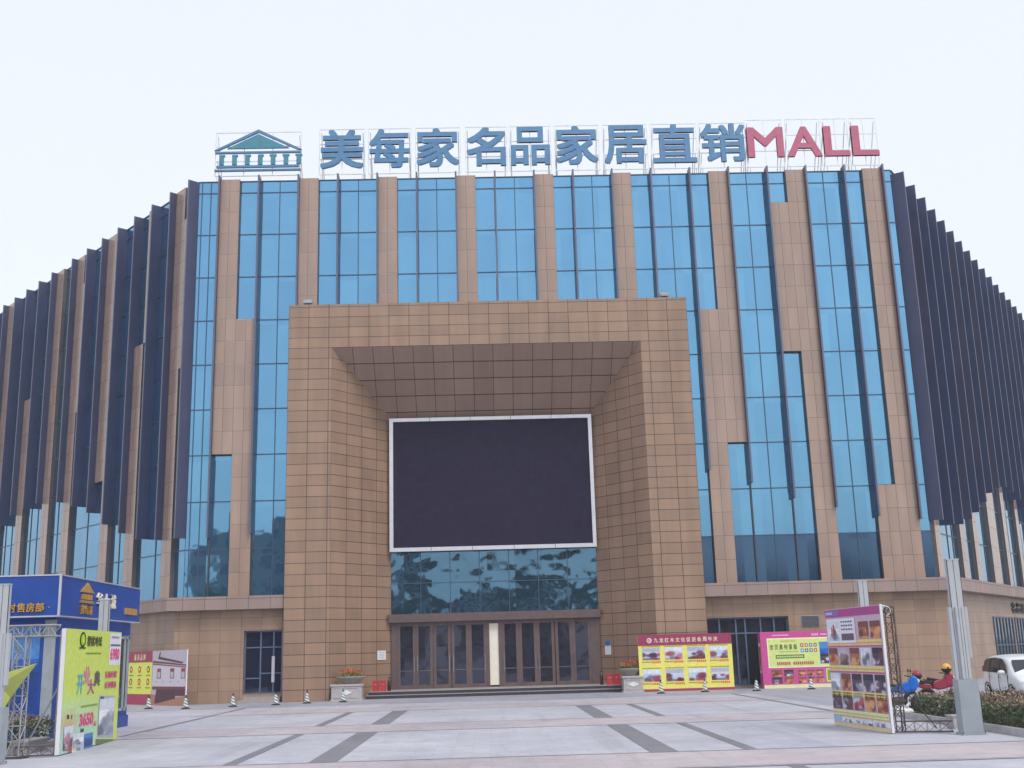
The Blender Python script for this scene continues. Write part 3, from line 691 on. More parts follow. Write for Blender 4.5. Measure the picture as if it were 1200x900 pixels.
# ---------------------------------------------------------------- traffic cones
def cone(x, y, lab):
    t = thing('traffic_cone', lab, 'cone', (x, y, 0), 'striped bollard cones along the facade')
    m = MB(); m.lathe((x, y, 0), [(0, 0), (.20, 0), (.20, .035), (.13, .05)], 4); m.lathe((x, y, 0), [(.14, .045), (.11, .08)], 16); m.build('base', BLACKR, t, merge=True)
    m = MB(); n = 20; rows_ = 14
    R_ = lambda h: .115-.065*h
    for j in range(rows_):
        h0, h1 = j/rows_, (j+1)/rows_
        for i in range(n):
            a0, a1 = 2*pi*i/n, 2*pi*(i+1)/n
            st = ((i/n*2 + j/rows_*3.2) % 1) < .5
            c = (.78, .80, .80) if st else (.10, .20, .19)
            z0, z1 = .06+.40*h0, .06+.40*h1
            m.face([(x+R_(h0)*cos(a0), y+R_(h0)*sin(a0), z0), (x+R_(h0)*cos(a1), y+R_(h0)*sin(a1), z0), (x+R_(h1)*cos(a1), y+R_(h1)*sin(a1), z1), (x+R_(h1)*cos(a0), y+R_(h1)*sin(a0), z1)], None, 0, c, True)
    m.build('striped_sleeve', ARTP, t)
    m = MB(); m.lathe((x, y, .46), [(.052, 0), (.04, .02), (.025, .03), (.022, .07), (.034, .09), (.018, .115), (0, .115)], 12); m.build('cap', BLACKR, t, merge=True)
for x, y, lab in ((-14.87, 51.5, 'striped cone in front of the red and lime poster board by the kiosk'),
                  (-12.98, 50.4, 'striped cone at the foot of the room-picture poster board'),
                  (-11.13, 51.1, 'striped cone just left of the dark side door'),
                  (-9.38, 51.6, 'striped cone just right of the dark side door, by the portal corner'),
                  (-8.14, 52.4, 'striped cone in front of the left portal pillar'),
                  (-6.58, 52.7, 'striped cone in front of the wide stone pedestal'),
                  (7.57, 51.8, 'striped cone before the left part of the burgundy and yellow banner'),
                  (9.60, 52.2, 'striped cone before the right part of the burgundy and yellow banner'),
                  (11.76, 51.5, 'striped cone at the left corner of the pink banner'),
                  (14.22, 51.6, 'striped cone before the middle of the pink banner')): cone(x, y, lab)

# ================================================================== printed boards
def pic(m, fr, u0, u1, z0, z1, d, kind, nx=10, nz=8):
    rnd = random.Random(int((u0*131+z0*17)*100)); pal = {
        'red': (['b9c3dc', 'c7cbe0', 'a9b3cf'], ['7a2431', '9a3040', '5a2740', 'b14a52', '4b2c4a']),
        'plaza': (['c4d4ea', 'b7c8e4', 'd4dcec'], ['8a2a3c', 'a04450', '6a6f92', '5b3a55', 'c07a80']),
        'blue': (['2f6fc4', '2a63b5', '4a86cc'], ['1a3f8c', '1f4fa5', '16326e']),
        'room': (['cfc6d6', 'd9d0da', 'bfb4c6'], ['6b4a50', '9a7a74', 'c9b2a8', '4a3942']),
        'dark': (['3a3a4e', '54465c', '2c2c3a'], ['8e8ea4', 'c9c9da', '40344a', '6b3b44']),
        'wood': (['8c5a4a', 'a86a4c', '7b4a46'], ['c98a5a', '6a2f36', '9a4a44', 'd8a070']),
        'white': (['e4e8f2', 'f0f2f8', 'd6dbe8'], ['8c94aa', '5c6278', 'b4bac8'])}[kind]
    # soft overlapping blobs blend the two halves of the palette
    nx, nz = int(nx*1.4), int(nz*1.4)
    bl = [(rnd.uniform(0, 1), rnd.uniform(.05, .55), rnd.uniform(.14, .34), rnd.choice(pal[1])) for _ in range(7)]
    mean = lin(pal[1][0])
    for i in range(nx):
        for j in range(nz):
            x, z = (i+.5)/nx, (j+.5)/nz
            a = Vector(lin(pal[0][int(z*len(pal[0])) % len(pal[0])]))
            if z < .18: a = Vector(lin(pal[1][-1])).lerp(a, .3)
            for bx, bz, br, bc in bl:
                q = math.hypot(x-bx, (z-bz)*1.15)/br
                if q < 1: a = a.lerp(Vector(lin(bc)), min(1, (1-q)*2.6)*.9)
            a = a*(1+rnd.uniform(-.12, .12))
            m.rect(fr, u0+(u1-u0)*i/nx, u0+(u1-u0)*(i+1)/nx, z0+(z1-z0)*j/nz, z0+(z1-z0)*(j+1)/nz, d, 0, tuple(a))
def dashes(m, fr, u0, u1, z0, z1, d, c, n):
    s_ = (u1-u0)/n
    for i in range(n):
        m.rect(fr, u0+s_*i+s_*.12, u0+s_*(i+1)-s_*.12, z0, z1, d, 0, c)
def board_frame(fr, L, z0, H, th, name='back_frame'):
    m = MB()
    m.box(fr, 0, L, -th, 0, z0, z0+H)
    return m
# ---- burgundy banner
BF = Fr((6.97, 54.25), (1, 0), (0, -1)); BL, BH = 4.40, 2.58
t = thing('display_board', 'burgundy and yellow banner board with eight photos, right of the entrance', 'display board', (9.2, 54.25, 0), 'display boards')
m = MB(); m.box(BF, 0, BL, -.06, -.004, .0, BH); m.build('panel', WHITEP, t)
m = MB(); m.rect(BF, 0, BL, 0, BH, 0, 0, (.78, .74, .17)); m.rect(BF, 0, BL, BH-.50, BH, .004, 0, (.30, .035, .10)); m.rect(BF, 0, BL, 0, .12, .004, 0, (.34, .04, .11))
for r_ in range(2):
    for c_ in range(4):
        u = .14+c_*1.06; z = .34+r_*.92 if r_ else .28
        pic(m, BF, u+.04, u+.86, z+.17, z+.72, .008, 'red' if (r_+c_) % 2 else 'plaza', 14, 9)
        dashes(m, BF, u, u+.9, z+.76, z+.80, .008, '8a8a30', 14); dashes(m, BF, u, u+.42, z+.06, z+.11, .008, '9a8a20', 7); dashes(m, BF, u+.44, u+.9, z+.03, z+.12, .008, 'e0702a', 5)
m.build('printed_sheet', PRINT, t)
m = MB()
for i, ch in enumerate('九龙红木文化促进会周年庆'): text(m, BF, ch, .75+i*.255, .75+i*.255+.19, BH-.36, BH-.15, .005, .012, 0, (.85, .72, .62), .012)
m.torus(BF.p(.53, .01, BH-.26), (0, 1, 0), .10, .018, 20, 6, c=(.9, .8, .8)); m.torus(BF.p(.55, .01, BH-.26), (0, 1, 0), .045, .014, 14, 6, c=(.9, .8, .8))
m.build('banner_lettering', PRINT, t)
m = MB()
for u in (.2, BL-.2): m.tube(BF.p(u, -.06, 1.9), BF.p(u, -.9, .02), .025, n=6); m.tube(BF.p(u, -.08, .05), BF.p(u, -.9, .05), .02, n=6)
m.build('rear_prop', STEELG, t)
# ---- pink banner (a boxy board with a visible left side)
PF = Fr((12.66, 53.95), (1, 0.0), (0, -1)); PL, PH = 4.25, 2.56
t = thing('display_board', 'pink banner board with lime centre, between the burgundy banner and the poster wall', 'display board', (14.6, 53.95, 0), 'display boards')
m = MB(); m.box(PF, 0, PL, -.5, -.004, 0, PH); m.build('panel', WHITEP, t)
PK = (.56, .075, .29)
PQ = Fr((12.66+.04, 53.95), (1, 0), (0, -1)); PQ.u = Vector((.87, 0, 0))
m = MB(); m.rect(PF, 0, PL, 0, PH, 0, 0, PK); m.rect(PF, .3, PL-.05, .92, PH-.30, .004, 0, (.93, .92, .62)); m.rect(PF, .34, PL-.09, .96, PH-.34, .008, 0, (.62, .74, .26)); m.rect(PF, .04, PL, 0, .16, .004, 0, (.72, .75, .42))
m.rect(PF, 1.75, PL, .17, .84, .003, 0, (.60, .10, .42))
dashes(m, PQ, .6, 1.5, PH-.20, PH-.14, .008, 'f0b8d4', 12); dashes(m, PQ, 3.2, 4.1, PH-.20, PH-.14, .008, 'f0c8dc', 10)
for i, c in enumerate(('c0384a', 'd0485a', '3a78b0', 'b03040', '3a90c0', '2a4a90', '2a7aa0', 'c04050')):
    m.rect(PQ, 2.08+(i % 4)*.24, 2.25+(i % 4)*.24, 1.84-(i//4)*.24, 2.00-(i//4)*.24, .012, 0, c); m.rect(PQ, 2.13+(i % 4)*.24, 2.20+(i % 4)*.24, 1.89-(i//4)*.24, 1.95-(i//4)*.24, .016, 0, 'f0f0f0')
dashes(m, PQ, .9, 1.95, 1.62, 1.66, .012, '9aa860', 14); m.rect(PQ, .72, 2.25, 1.34, 1.50, .012, 0, '4a5a28'); dashes(m, PQ, .76, 2.2, 1.38, 1.46, .016, 'c8d890', 16)
dashes(m, PQ, 1.0, 1.8, 2.10, 2.14, .012, 'd08a40', 12)
dashes(m, PQ, .74, 1.5, 1.04, 1.18, .012, 'b05a60', 7); dashes(m, PQ, 1.62, 2.75, 1.04, 1.18, .012, 'b05a60', 10)
for r_ in range(2):
    for c_ in range(2): pic(m, PQ, .42+c_*.68, .98+c_*.62, .22+r_*.32, .50+r_*.32, .008, 'wood' if (r_+c_) % 2 else 'dark', 9, 5)
    for c_ in range(3): pic(m, PQ, 1.85+c_*.48, 2.27+c_*.48, .22+r_*.32, .48+r_*.32, .008, 'wood', 8, 5)
m.rect(PQ, 3.36, 3.72, .24, .84, .012, 0, (.62, .78, .16)); dashes(m, PQ, 3.42, 3.66, .3, .78, .016, '5a8a20', 3)
pic(m, PQ, 3.10, 3.80, 1.06, 2.05, .012, 'blue', 10, 12); pic(m, PQ, 3.15, 3.7, 1.08, 1.5, .016, 'dark', 8, 5)
m.build('printed_sheet', PRINT, t)
m = MB(); SFm = Fr((12.66, 53.95), (0, -1), (-1, 0))
m.rect(SFm, -.5, 0, 0, PH, .006, 0, (.50, .06, .25)); m.rect(SFm, -.42, -.08, .7, PH-.5, .010, 0, (.80, .76, .36)); pic(m, SFm, -.38, -.12, .8, 1.9, .014, 'wood', 5, 12)
m.build('side_sheet', PRINT, t)
m = MB()
for i, ch in enumerate('宏贝晨特蛋糕'): text(m, PQ, ch, .44+i*.255, .62+i*.255, 1.74, 1.97, .012, .018, 0, (.16, .17, .05), .012)
text(m, PQ, '水木年华', 2.72, 3.1, PH-.24, PH-.11, .006, .012, 0, (.9, .85, .9), .01)
m.build('banner_lettering', PRINT, t)

# ---- left wing posters
OF = .9
LW = Fr(FL.p(3.3, OF, 0)[:2], (-FL.u.x, -FL.u.y), (FL.n.x, FL.n.y))
# near the blue kiosk: red and lime board
t = thing('display_board', 'red and lime poster board partly behind the blue kiosk', 'display board', LW.p(1, 0, 0), 'display boards')
m = MB(); m.box(LW, -1.6, 2.2, -.06, -.004, 0, 2.5); m.build('panel', WHITEP, t)
m = MB(); m.rect(LW, -1.6, 2.2, 0, 2.5, 0, 0, (.80, .84, .12)); m.rect(LW, -1.6, 2.2, 1.98, 2.5, .004, 0, (.36, .03, .08)); m.rect(LW, -1.6, 2.2, 0, .5, .004, 0, (.42, .03, .09))
for c_ in range(4):
    for r_ in range(2):
        u = -1.3+c_*.95; z = .82+r_*.58; cc = '7a5a20' if c_ == 3 and r_ else 'c02a48'
        m.poly(LW, [(u+.25+.16*cos(a/10*2*pi), z+.25+.17*sin(a/10*2*pi)) for a in range(10)], .006, 0, cc)
        m.poly(LW, [(u+.25+.08*cos(a/8*2*pi), z+.25+.09*sin(a/8*2*pi)) for a in range(8)], .009, 0, 'e8e070'); dashes(m, LW, u, u+.5, z-.05, z, .006, '8a8a30', 8)
m.build('printed_sheet', PRINT, t)
m = MB()
for i, ch in enumerate('最具品牌'): text(m, LW, ch, .2+i*.34, .44+i*.34, 2.08, 2.36, .006, .012, 0, (.85, .72, .40), .012)
m.build('board_lettering', PRINT, t)
t = thing('display_board', 'poster board printed with a pale shop interior, left of the side door', 'display board', LW.p(3.9, 0, 0), 'display boards')
m = MB(); m.box(LW, 2.26, 5.7, -.06, -.004, 0, 2.5); m.build('panel', WHITEP, t)
m = MB(); m.rect(LW, 2.26, 5.7, 0, 2.5, 0, 0, (.52, .47, .54)); m.rect(LW, 2.3, 5.66, .85, 1.9, .004, 0, (.66, .60, .68))
m.poly(LW, [(2.26, 1.95), (5.7, 1.78), (5.7, 1.84), (2.26, 2.04)], .008, 0, '6a2434'); m.poly(LW, [(2.26, 1.86), (5.7, 1.70), (5.7, 1.75), (2.26, 1.92)], .008, 0, '8a3444')
m.poly(LW, [(2.8, 2.12), (3.0, 2.46), (3.06, 2.42), (3.0, 2.22), (5.4, 1.95), (5.3, 1.88)], .009, 0, '5a3038')
m.rect(LW, 2.3, 5.66, .72, .86, .008, 0, '7a3040'); m.poly(LW, [(2.26, 0), (5.7, 0), (5.7, .45), (4.6, .35), (2.26, .5)], .006, 0, 'b07a64')
m.poly(LW, [(2.6, .08), (2.75, .72), (4.7, .74), (4.7, .32), (4.4, .3), (3.1, .12)], .010, 0, '4a1f2a'); m.rect(LW, 4.7, 5.66, .45, .74, .009, 0, '5a2430')
for u in (2.75, 4.1, 5.2): m.rect(LW, u, u+.42, 1.22, 1.68, .008, 0, '8a6068'); m.rect(LW, u+.06, u+.36, 1.26, 1.52, .012, 0, 'c8b8c0'); m.rect(LW, u+.06, u+.36, 1.55, 1.66, .012, 0, 'b02838')
for i in range(4): m.rect(LW, 2.6+i*.75, 2.75+i*.75, 1.05, 1.1, .010, 0, '9a98b4')
m.build('printed_sheet', PRINT, t)

# ---------------------------------------------------------------- truss helper
def truss(m, a, b, wdt=.24, n=None, r=.018, up=(0, 0, 1)):
    a = Vector(a); b = Vector(b); ax = (b-a).normalized(); L = (b-a).length; upv = Vector(up)
    if abs(ax.dot(upv)) > .9: upv = Vector((0, 1, 0))
    x = ax.cross(upv).normalized(); y = ax.cross(x).normalized(); n = n or max(2, int(L/wdt/1.1))
    cor = [x*wdt/2+y*wdt/2, x*wdt/2-y*wdt/2, -x*wdt/2-y*wdt/2, -x*wdt/2+y*wdt/2]
    for c in cor: m.tube(a+c, b+c, r, n=6)
    for i in range(n):
        t0, t1 = i/n, (i+1)/n
        for j in range(4):
            c0, c1 = cor[j], cor[(j+1) % 4]; p0_, p1_ = a+(b-a)*t0, a+(b-a)*t1
            if (i+j) % 2: c0, c1 = c1, c0
            m.tube(p0_+c0, p1_+c1, r*.55, n=5)
            m.tube(p0_+c0, p0_+c1, r*.5, n=5)
# ---- near left lime board
A = Vector((-9.66, 26.75, 0)); B = Vector((-9.98, 31.75, 0))
LB = Fr(A[:2], (B-A)[:2], (1, .068)); LL = (B-A).length
t = thing('display_board', 'lime green opening-sale banner board in front of the blue kiosk', 'display board', A, 'display boards')
m = MB(); m.box(LB, -.02, LL, -.10, -.004, .03, 2.80); m.build('panel', WHITEP, t)
Z0_, Z1_ = 26.75, 31.75
def lb(x, y):
    s_ = Z0_*(x-75.5)/(Z0_*(x-75.5)+Z1_*(143-x)); top = 736.5+(740.5-736.5)*(x-75.5)/67.5; bot = 887-(19.5)*(x-75.5)/67.5
    return s_*LL, .03+2.77*(1-(y-top)/(bot-top))
def lbr(m, x0, y0, x1, y1, d, c):
    m.poly(LB, [lb(x0, y1), lb(x1, y1), lb(x1, y0), lb(x0, y0)], d, 0, c)
m = MB()
# printed gradient: lime above, cyan and ochre scene at the lower left
nx_, nz_ = 18, 20
for i in range(nx_):
    for j in range(nz_):
        x, z = (i+.5)/nx_, (j+.5)/nz_; lime = Vector((.62, .75, .14)); cy = Vector((.42, .70, .60)); oc = Vector((.60, .46, .20))
        f = max(0, min(1, (.48-z)*3.2))*max(0, min(1, (.95-x)*1.6)); c = lime.lerp(cy, f)
        g_ = max(0, 1-((x-.12)**2*30+(z-.24)**2*70)); c = c.lerp(oc, g_*.9)
        m.rect(LB, LL*i/nx_, LL*(i+1)/nx_, .03+2.77*j/nz_, .03+2.77*(j+1)/nz_, 0, 0, tuple(c))
lbr(m, 129, 742, 142.5, 780, .004, 'e2e4f2'); lbr(m, 119.5, 817, 138.5, 866, .004, 'a9aec6'); lbr(m, 121, 818, 125, 850, .008, '3a3c50'); lbr(m, 126, 826, 132, 846, .008, '3f78a8')
lbr(m, 124, 846, 132, 862, .008, '6f7696'); lbr(m, 127, 842, 137, 850, .010, 'd8dcea'); lbr(m, 130, 850, 136, 858, .010, 'c9cce0')
lbr(m, 118, 868, 139, 874, .004, '6a7a50')
for (x0, y0, x1, y1, c) in ((79, 856, 85, 882, '4a3c5c'), (80, 868, 84, 876, 'c04060'), (86, 858, 90, 884, 'a85a50'), (90, 862, 100, 884, 'd8dcc0'), (94, 866, 104, 872, '9ec6d8'), (95, 872, 104, 882, 'b8cfe6'), (105, 862, 114, 880, '5a8ac0'), (99, 856, 103, 862, '4a4638'), (82, 840, 84.5, 845, '1c2830'), (87, 840, 88, 845, '2c3a40')):
    lbr(m, x0, y0, x1, y1, .006, c)
def lpic(x0, y0, x1, y1, d, kind, nx, nz):
    (u0, za), (u1, zb) = lb(x0, (y1+y1)/2), lb(x1, y0); pic(m, LB, u0, u1, za, zb, d, kind, nx, nz)
lpic(79, 852, 90, 882, .012, 'plaza', 8, 14); lpic(91, 860, 103, 880, .012, 'white', 8, 12); lpic(104, 860, 114, 878, .012, 'blue', 8, 12); lpic(120, 818.5, 138, 864, .012, 'white', 9, 18)
# plum emblem
for k_ in range(3):
    a = [(95.8+(3.9-k_*1.3)*cos(q/16*2*pi), 750+(9.5-k_*2.6)*sin(q/16*2*pi)) for q in range(16)]
    m.poly(LB, [lb(*p) for p in a], .004+.004*k_, 0, ('2c3410', 'a8d020', '2c3410')[k_] if k_ < 2 else 'c8e060')
lbr(m, 92, 759, 99.5, 761, .008, '2c3410'); dashes(m, LB, lb(100, 767)[0], lb(119, 767)[0], lb(110, 767.5)[1], lb(110, 765.5)[1], .006, '7a9030', 9)
dashes(m, LB, lb(131, 750)[0], lb(140, 750)[0], lb(135, 748)[1], lb(135, 745.5)[1], .008, '8a7aa8', 4); dashes(m, LB, lb(130, 756)[0], lb(142, 750)[0], lb(135, 757.5)[1], lb(135, 755)[1], .008, '404060', 8)
dashes(m, LB, lb(98, 830)[0], lb(118, 830)[0], lb(108, 830)[1], lb(108, 827.5)[1], .006, '88a840', 12)
m.build('printed_sheet', PRINT, t)
m = MB()
def lt(s_, x0, y0, x1, y1, c, off=.01, d=.008):
    (u0, za), (u1, zb) = lb(x0, y1), lb(x1, y0); text(m, LB, s_, u0, u1, za, zb, d, d+.006, 0, c, off)
lt('樱桃地球', 101, 746, 119, 758, (.09, .10, .03)); lt('6980', 130, 760, 141, 774, (.72, .08, .25), .03)
lt('开', 91.5, 792, 99, 816, (.10, .42, .62), .012); lt('业', 99, 782, 107.5, 802, (.72, .22, .40), .02); lt('大', 104.5, 797, 112.5, 816, (.45, .08, .35), .012); lt('典', 112, 787, 119, 806, (.12, .10, .12), .02)
lt('压轴巨献', 125, 787, 139, 796, (.62, .07, .25), .02); lt('任价挑选', 125, 799, 139, 808.5, (.62, .07, .25), .02); lt('3650', 97, 836, 113.5, 854, (.75, .06, .22), .04); lt('元', 114, 847, 117, 853, (.62, .07, .25))
m.build('banner_lettering', PRINT, t)
m = MB()
for u in (.08, .28, LL*.5, LL-.2): m.tube(LB.p(u, -.14, .03), LB.p(u, -.14, 2.76), .02, n=6)
for z in (.1, 1.4, 2.7): m.tube(LB.p(.08, -.14, z), LB.p(LL-.1, -.14, z), .016, n=6)
for u in (.9, LL-.6): m.tube(LB.p(u, -.16, 1.9), LB.p(u, -1.1, .03), .02, n=6)
m.build('truss_frame', STEELG, t)
# gantry joining the board to a second leg, star board on it
t = thing('truss_gantry', 'pale lattice truss arm and leg left of the lime banner board', 'truss', (-10.6, 26.7, 0))
m = MB(); truss(m, (-10.56, 26.5, .05), (-10.56, 26.5, 2.62), .28, r=.02); m.build('truss_leg', STEELG, t)
m = MB(); truss(m, (-10.9, 26.5, 2.75), (-9.75, 26.5, 2.75), .24, r=.022, n=6); m.build('truss_arm', STEELG, t)
m = MB(); truss(m, (-10.56, 26.5, .14), (-9.75, 26.7, .14), .2, r=.012); m.box(WF, -10.8, -10.3, 26.3, 26.7, 0, .03); m.build('foot_rail', RUST, t)
t = thing('star_board', 'olive and lime star-shaped board on the truss leg by the left lamp column', 'sign', (-10.8, 26.2, 1.1))
StF = Fr((-10.82, 26.22), (1, 0), (0, -1)); sp = [(.74, 2.04), (.22, 1.32), (-.06, .82), (-.16, 1.32), (-.78, 1.08), (-.40, 1.62), (-.72, 2.2), (-.12, 1.92), (.02, 2.5), (.12, 1.86)]
m = MB(); m.prism(StF, sp, 0, .05, 0, (.50, .56, .13)); m.build('star_face', PRINT, t)
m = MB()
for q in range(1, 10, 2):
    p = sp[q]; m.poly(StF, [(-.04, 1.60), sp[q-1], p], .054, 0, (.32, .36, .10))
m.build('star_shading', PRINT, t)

# ---- near right poster wall
A = Vector((8.53, 29.12, 0)); B = Vector((8.83, 25.9, 0)); RB = Fr(A[:2], (B-A)[:2], (-1, -.105)); RL = (B-A).length
t = thing('display_board', 'tall white and magenta poster wall of wedding photos near the right lamp column', 'display board', B, 'display boards')
m = MB(); m.box(RB, 0, RL+.03, -.06, -.004, .02, 2.80); m.build('panel', WHITEP, t)
m = MB(); m.rect(RB, 0, RL, .02, 2.79, 0, 0, (.56, .42, .56)); m.rect(RB, 0, RL, 2.60, 2.79, .004, 0, (.42, .06, .28)); m.rect(RB, 0, .9, 2.64, 2.76, .008, 0, (.25, .16, .45)); dashes(m, RB, .08, .5, 2.67, 2.73, .012, 'c8d0ea', 6)
H4 = [2.06, 1.46, .86, .30]; cw = RL/5
for r_, zb in enumerate(H4):
    kinds = (['room', 'room', 'room', 'wood', 'wood'], ['wood', 'room', 'wood', 'white', 'dark'], ['white', 'wood', 'dark', 'dark', 'dark'], ['dark', 'dark', 'red', 'wood', 'wood'])[r_]
    if r_ == 3: zb = .42
    for c_ in range(5):
        if r_ == 0 and c_ < 3: continue
        pic(m, RB, cw*c_+.05, cw*(c_+1)-.04, zb+.0, zb+.40, .006, kinds[c_], 7, 9)
    m.rect(RB, .04, RL-.03, zb-.14, zb-.01, .006, 0, (.75, .62, .30) if r_ != 3 else (.72, .74, .42)); dashes(m, RB, .05, RL-.05, zb-.10, zb-.07, .010, ('c89a60', 'c8a060', 'd8c860', 'b8b870')[r_], 20)
    m.rect(RB, 0, RL, zb-.18, zb-.145, .005, 0, (.60, .10, .30) if r_ < 2 else (.75, .38, .15))
m.rect(RB, .10, RL*.56, 1.98, 2.56, .012, 0, (.80, .78, .88)); m.rect(RB, RL*.30, RL*.53, 2.04, 2.20, .016, 0, '6a5a72')
for i in range(3): dashes(m, RB, RL*.30, RL*.52, 2.28+.09*i, 2.32+.09*i, .016, '6a6a86', 5)
pic(m, RB, .2, RL*.26, 2.04, 2.50, .016, 'white', 8, 8); m.rect(RB, .48, .56, 2.15, 2.42, .02, 0, 'c03048'); m.rect(RB, .36, .42, 2.2, 2.36, .02, 0, 'c05060')
m.rect(RB, 0, RL, .12, .24, .004, 0, (.70, .76, .90)); m.rect(RB, 0, RL, .02, .11, .005, 0, (.75, .58, .34)); m.rect(RB, .02, .5, .13, .26, .01, 0, (.30, .52, .75))
for i in range(7): pic(m, RB, .6+i*.36, .86+i*.36, .11, .25, .01, 'white', 5, 4)
m.build('printed_sheet', PRINT, t)
m = MB(); bx = RB
truss(m, bx.p(RL-.1, -.24, .03), bx.p(RL-.1, -.24, 2.74), .2, r=.015); truss(m, bx.p(.1, -.24, .03), bx.p(.1, -.24, 2.72), .2, r=.015); truss(m, bx.p(.1, -.24, 2.66), bx.p(RL, -.24, 2.66), .18, r=.013)
m.build('truss_frame', RUST, t)
m = MB(); truss(m, bx.p(RL-.1, -.3, .14), Vector((10.15, 25.75, .14)), .22, r=.010); m.tube(bx.p(RL-.05, -.2, 1.2), bx.p(RL-.9, -1.5, .03), .014); m.build('ground_rail', RUST, t)
m = MB(); m.torus(bx.p(RL-.05, -.18, 2.66), (0, 1, .2), .10, .012, 16, 5); m.tube(bx.p(RL, -.02, 2.8), bx.p(RL-.2, -.25, 2.76), .02); m.build('tie_rope', WHITEP, t)

# ================================================================== BLUE KIOSK
KX, KY0, KY1 = -11.62, 31.5, 38.7
t = thing('sales_kiosk', 'royal blue sales kiosk with a deep fascia and gold lettering on the left', 'kiosk', (KX-3, 35, 0))
m = MB(); m.box(WF, KX-10, KX, KY0, KY1, 3.28, 4.37); m.build('fascia', BLUEB, t)
m = MB()
for z in (3.26, 4.36): m.box(WF, KX-10, KX+.02, KY0-.02, KY1+.02, z, z+.035)
m.box(WF, KX-.03, KX+.025, KY0-.025, KY0+.03, 3.29, 4.36); m.build('fascia_trim', ALU, t)
m = MB(); m.box(WF, KX-9.6, KX-.2, KY0+.45, KY1-.2, .0, 3.27); m.build('wall', BLUEB, t)
KF = Fr((0, KY0+.45), (1, 0), (0, -1)); KR = Fr((KX-.2, KY0+.45), (0, 1), (1, 0)); 
m = MB(); pic(m, KF, KX-9, KX-.62, .3, 3.1, .01, 'blue', 60, 24); m.build('sea_poster', PRINT, t)
m = MB(); m.box(KF, KX-.50, KX-.202, 0, .05, .1, 3.2); m.build('grey_pilaster', GREYP, t)
m = MB(); m.box(KR, 4.6, 6.3, 0, .03, .6, 2.75); wn_ = m.build('window', GLASS_DK, t)
m = MB()
for u in (4.6, 5.2, 5.9, 6.24): m.box(KR, u-.05, u+.05, .03, .07, .5, 2.85)
for z in (.55, 2.78): m.box(KR, 4.55, 6.3, .03, .07, z-.04, z+.04)
m.build('window_frame', GREYP, wn_)
m = MB(); m.box(KR, 0, 6.55, 0, .06, 0, .35); m.build('skirting', BLUEB, t)
KFF = Fr((0, KY0), (1, 0), (0, -1)); KFR = Fr((KX, KY0), (0, 1), (1, 0))
m = MB()
for i, ch in enumerate('临时售房部'): text(m, KFF, ch, KX-1.62+i*.25, KX-1.40+i*.25, 3.40, 3.64, 0, .05, 0, (1, 1, 1), .015)
m.box(KFF, KX-.28, KX-.25, 0, .03, 3.50, 3.53)
m.build('gold_lettering', GOLD, t); m = MB()
# right face: house emblem and lettering
def kr(x):  # photo column to distance along the face
    return 31.5*(x-70)/(31.5*(x-70)+38.7*(165-x))*7.2
e0, e1 = kr(93.5), kr(109)
m.prism(KFR, [(e0, 4.00), ((e0+e1)/2, 4.28), (e1, 4.00)], 0, .05)
m.box(KFR, e0+.05, e1-.05, 0, .04, 3.74, 3.77)
m.box(KFR, e0, e1, 0, .05, 3.70, 3.73)
for q in range(4): m.box(KFR, e0+.12+q*(e1-e0-.42)/3, e0+.30+q*(e1-e0-.42)/3, 0, .04, 3.80, 3.95)
m.build('house_emblem', GOLD, t); m = MB()
for i, ch in enumerate('美每家'): text(m, KFR, ch, e0+.02+i*.36, e0+.33+i*.36, 3.38, 3.64, 0, .05, 0, (1, 1, 1), .015)
m.build('gold_lettering', GOLD, t); m = MB()
s0 = kr(147); dashes_ = [m.box(KFR, s0+.03+q*.26, s0+.22+q*.26, 0, .04, 3.50, 3.70) for q in range(5)]
m.build('gold_lettering', GOLD, t)
m = MB()
for i, ch in enumerate('华大城'): text(m, KFR, ch, kr(113)+i*.62, kr(113)+.5+i*.62, 3.62, 4.05, 0, .05, 0, (1, 1, 1), .015)
m.build('pale_lettering', CREAM, t)

# ================================================================== LAMP COLUMNS
def lamp(x, y, lab):
    t = thing('lamp_column', lab, 'lamp column', (x, y, 0), 'lamp columns on the plaza')
    m = MB(); m.box(WF, x-.215, x+.215, y-.15, y+.15, .03, 1.15); m.box(WF, x-.25, x+.25, y-.19, y+.19, 0, .03); m.build('base', POLEB, t)
    m = MB()
    for dx in (-.068, .068): m.box(WF, x+dx-.064, x+dx+.064, y-.07, y+.07, 1.15, 3.70)
    m.box(WF, x-.14, x+.14, y-.08, y+.08, 3.70, 3.725); m.build('centre_casing', POLEM, t)
    for sx in (-1, 1):
        m = MB(); a, b = sorted((x+sx*.140, x+sx*.205)); m.box(WF, a, b, y-.06, y+.06, 1.15 if sx < 0 else 1.6, 2.68); m.build('side_casing', POLEM, t)
    m = MB(); m.box(WF, x-.09, x+.09, y-.15, y-.075, 1.155, 2.68); m.build('front_casing', POLEM, t)
    m = MB()
    for dx in (-.134, 0, .134): m.box(WF, x+dx-.005, x+dx+.005, y-.074, y-.05, 2.68, 3.7)
    for dx in (-.03, .03): m.box(WF, x+dx-.004, x+dx+.004, y-.153, y-.14, 1.16, 2.67)
    m.build('groove', FRAME_DK, t)
    m = MB()
    for a, b in ((-1, -1), (1, -1), (1, 1), (-1, 1)): m.tube((x+a*.235, y+b*.17, .03), (x+a*.235, y+b*.17, .06), .012, n=6)
    m.build('anchor_bolts', RUST, t)
lamp(-10.42, 25.0, 'pale grey lamp column at the far left edge, in front of the truss leg')
lamp(-10.66, 32.3, 'pale grey lamp column rising behind the lime banner board')
lamp(10.27, 25.1, 'whole pale grey lamp column in front of the right hedge, with its square base showing')
lamp(10.82, 33.0, 'pale grey lamp column rising behind the wedding poster wall')

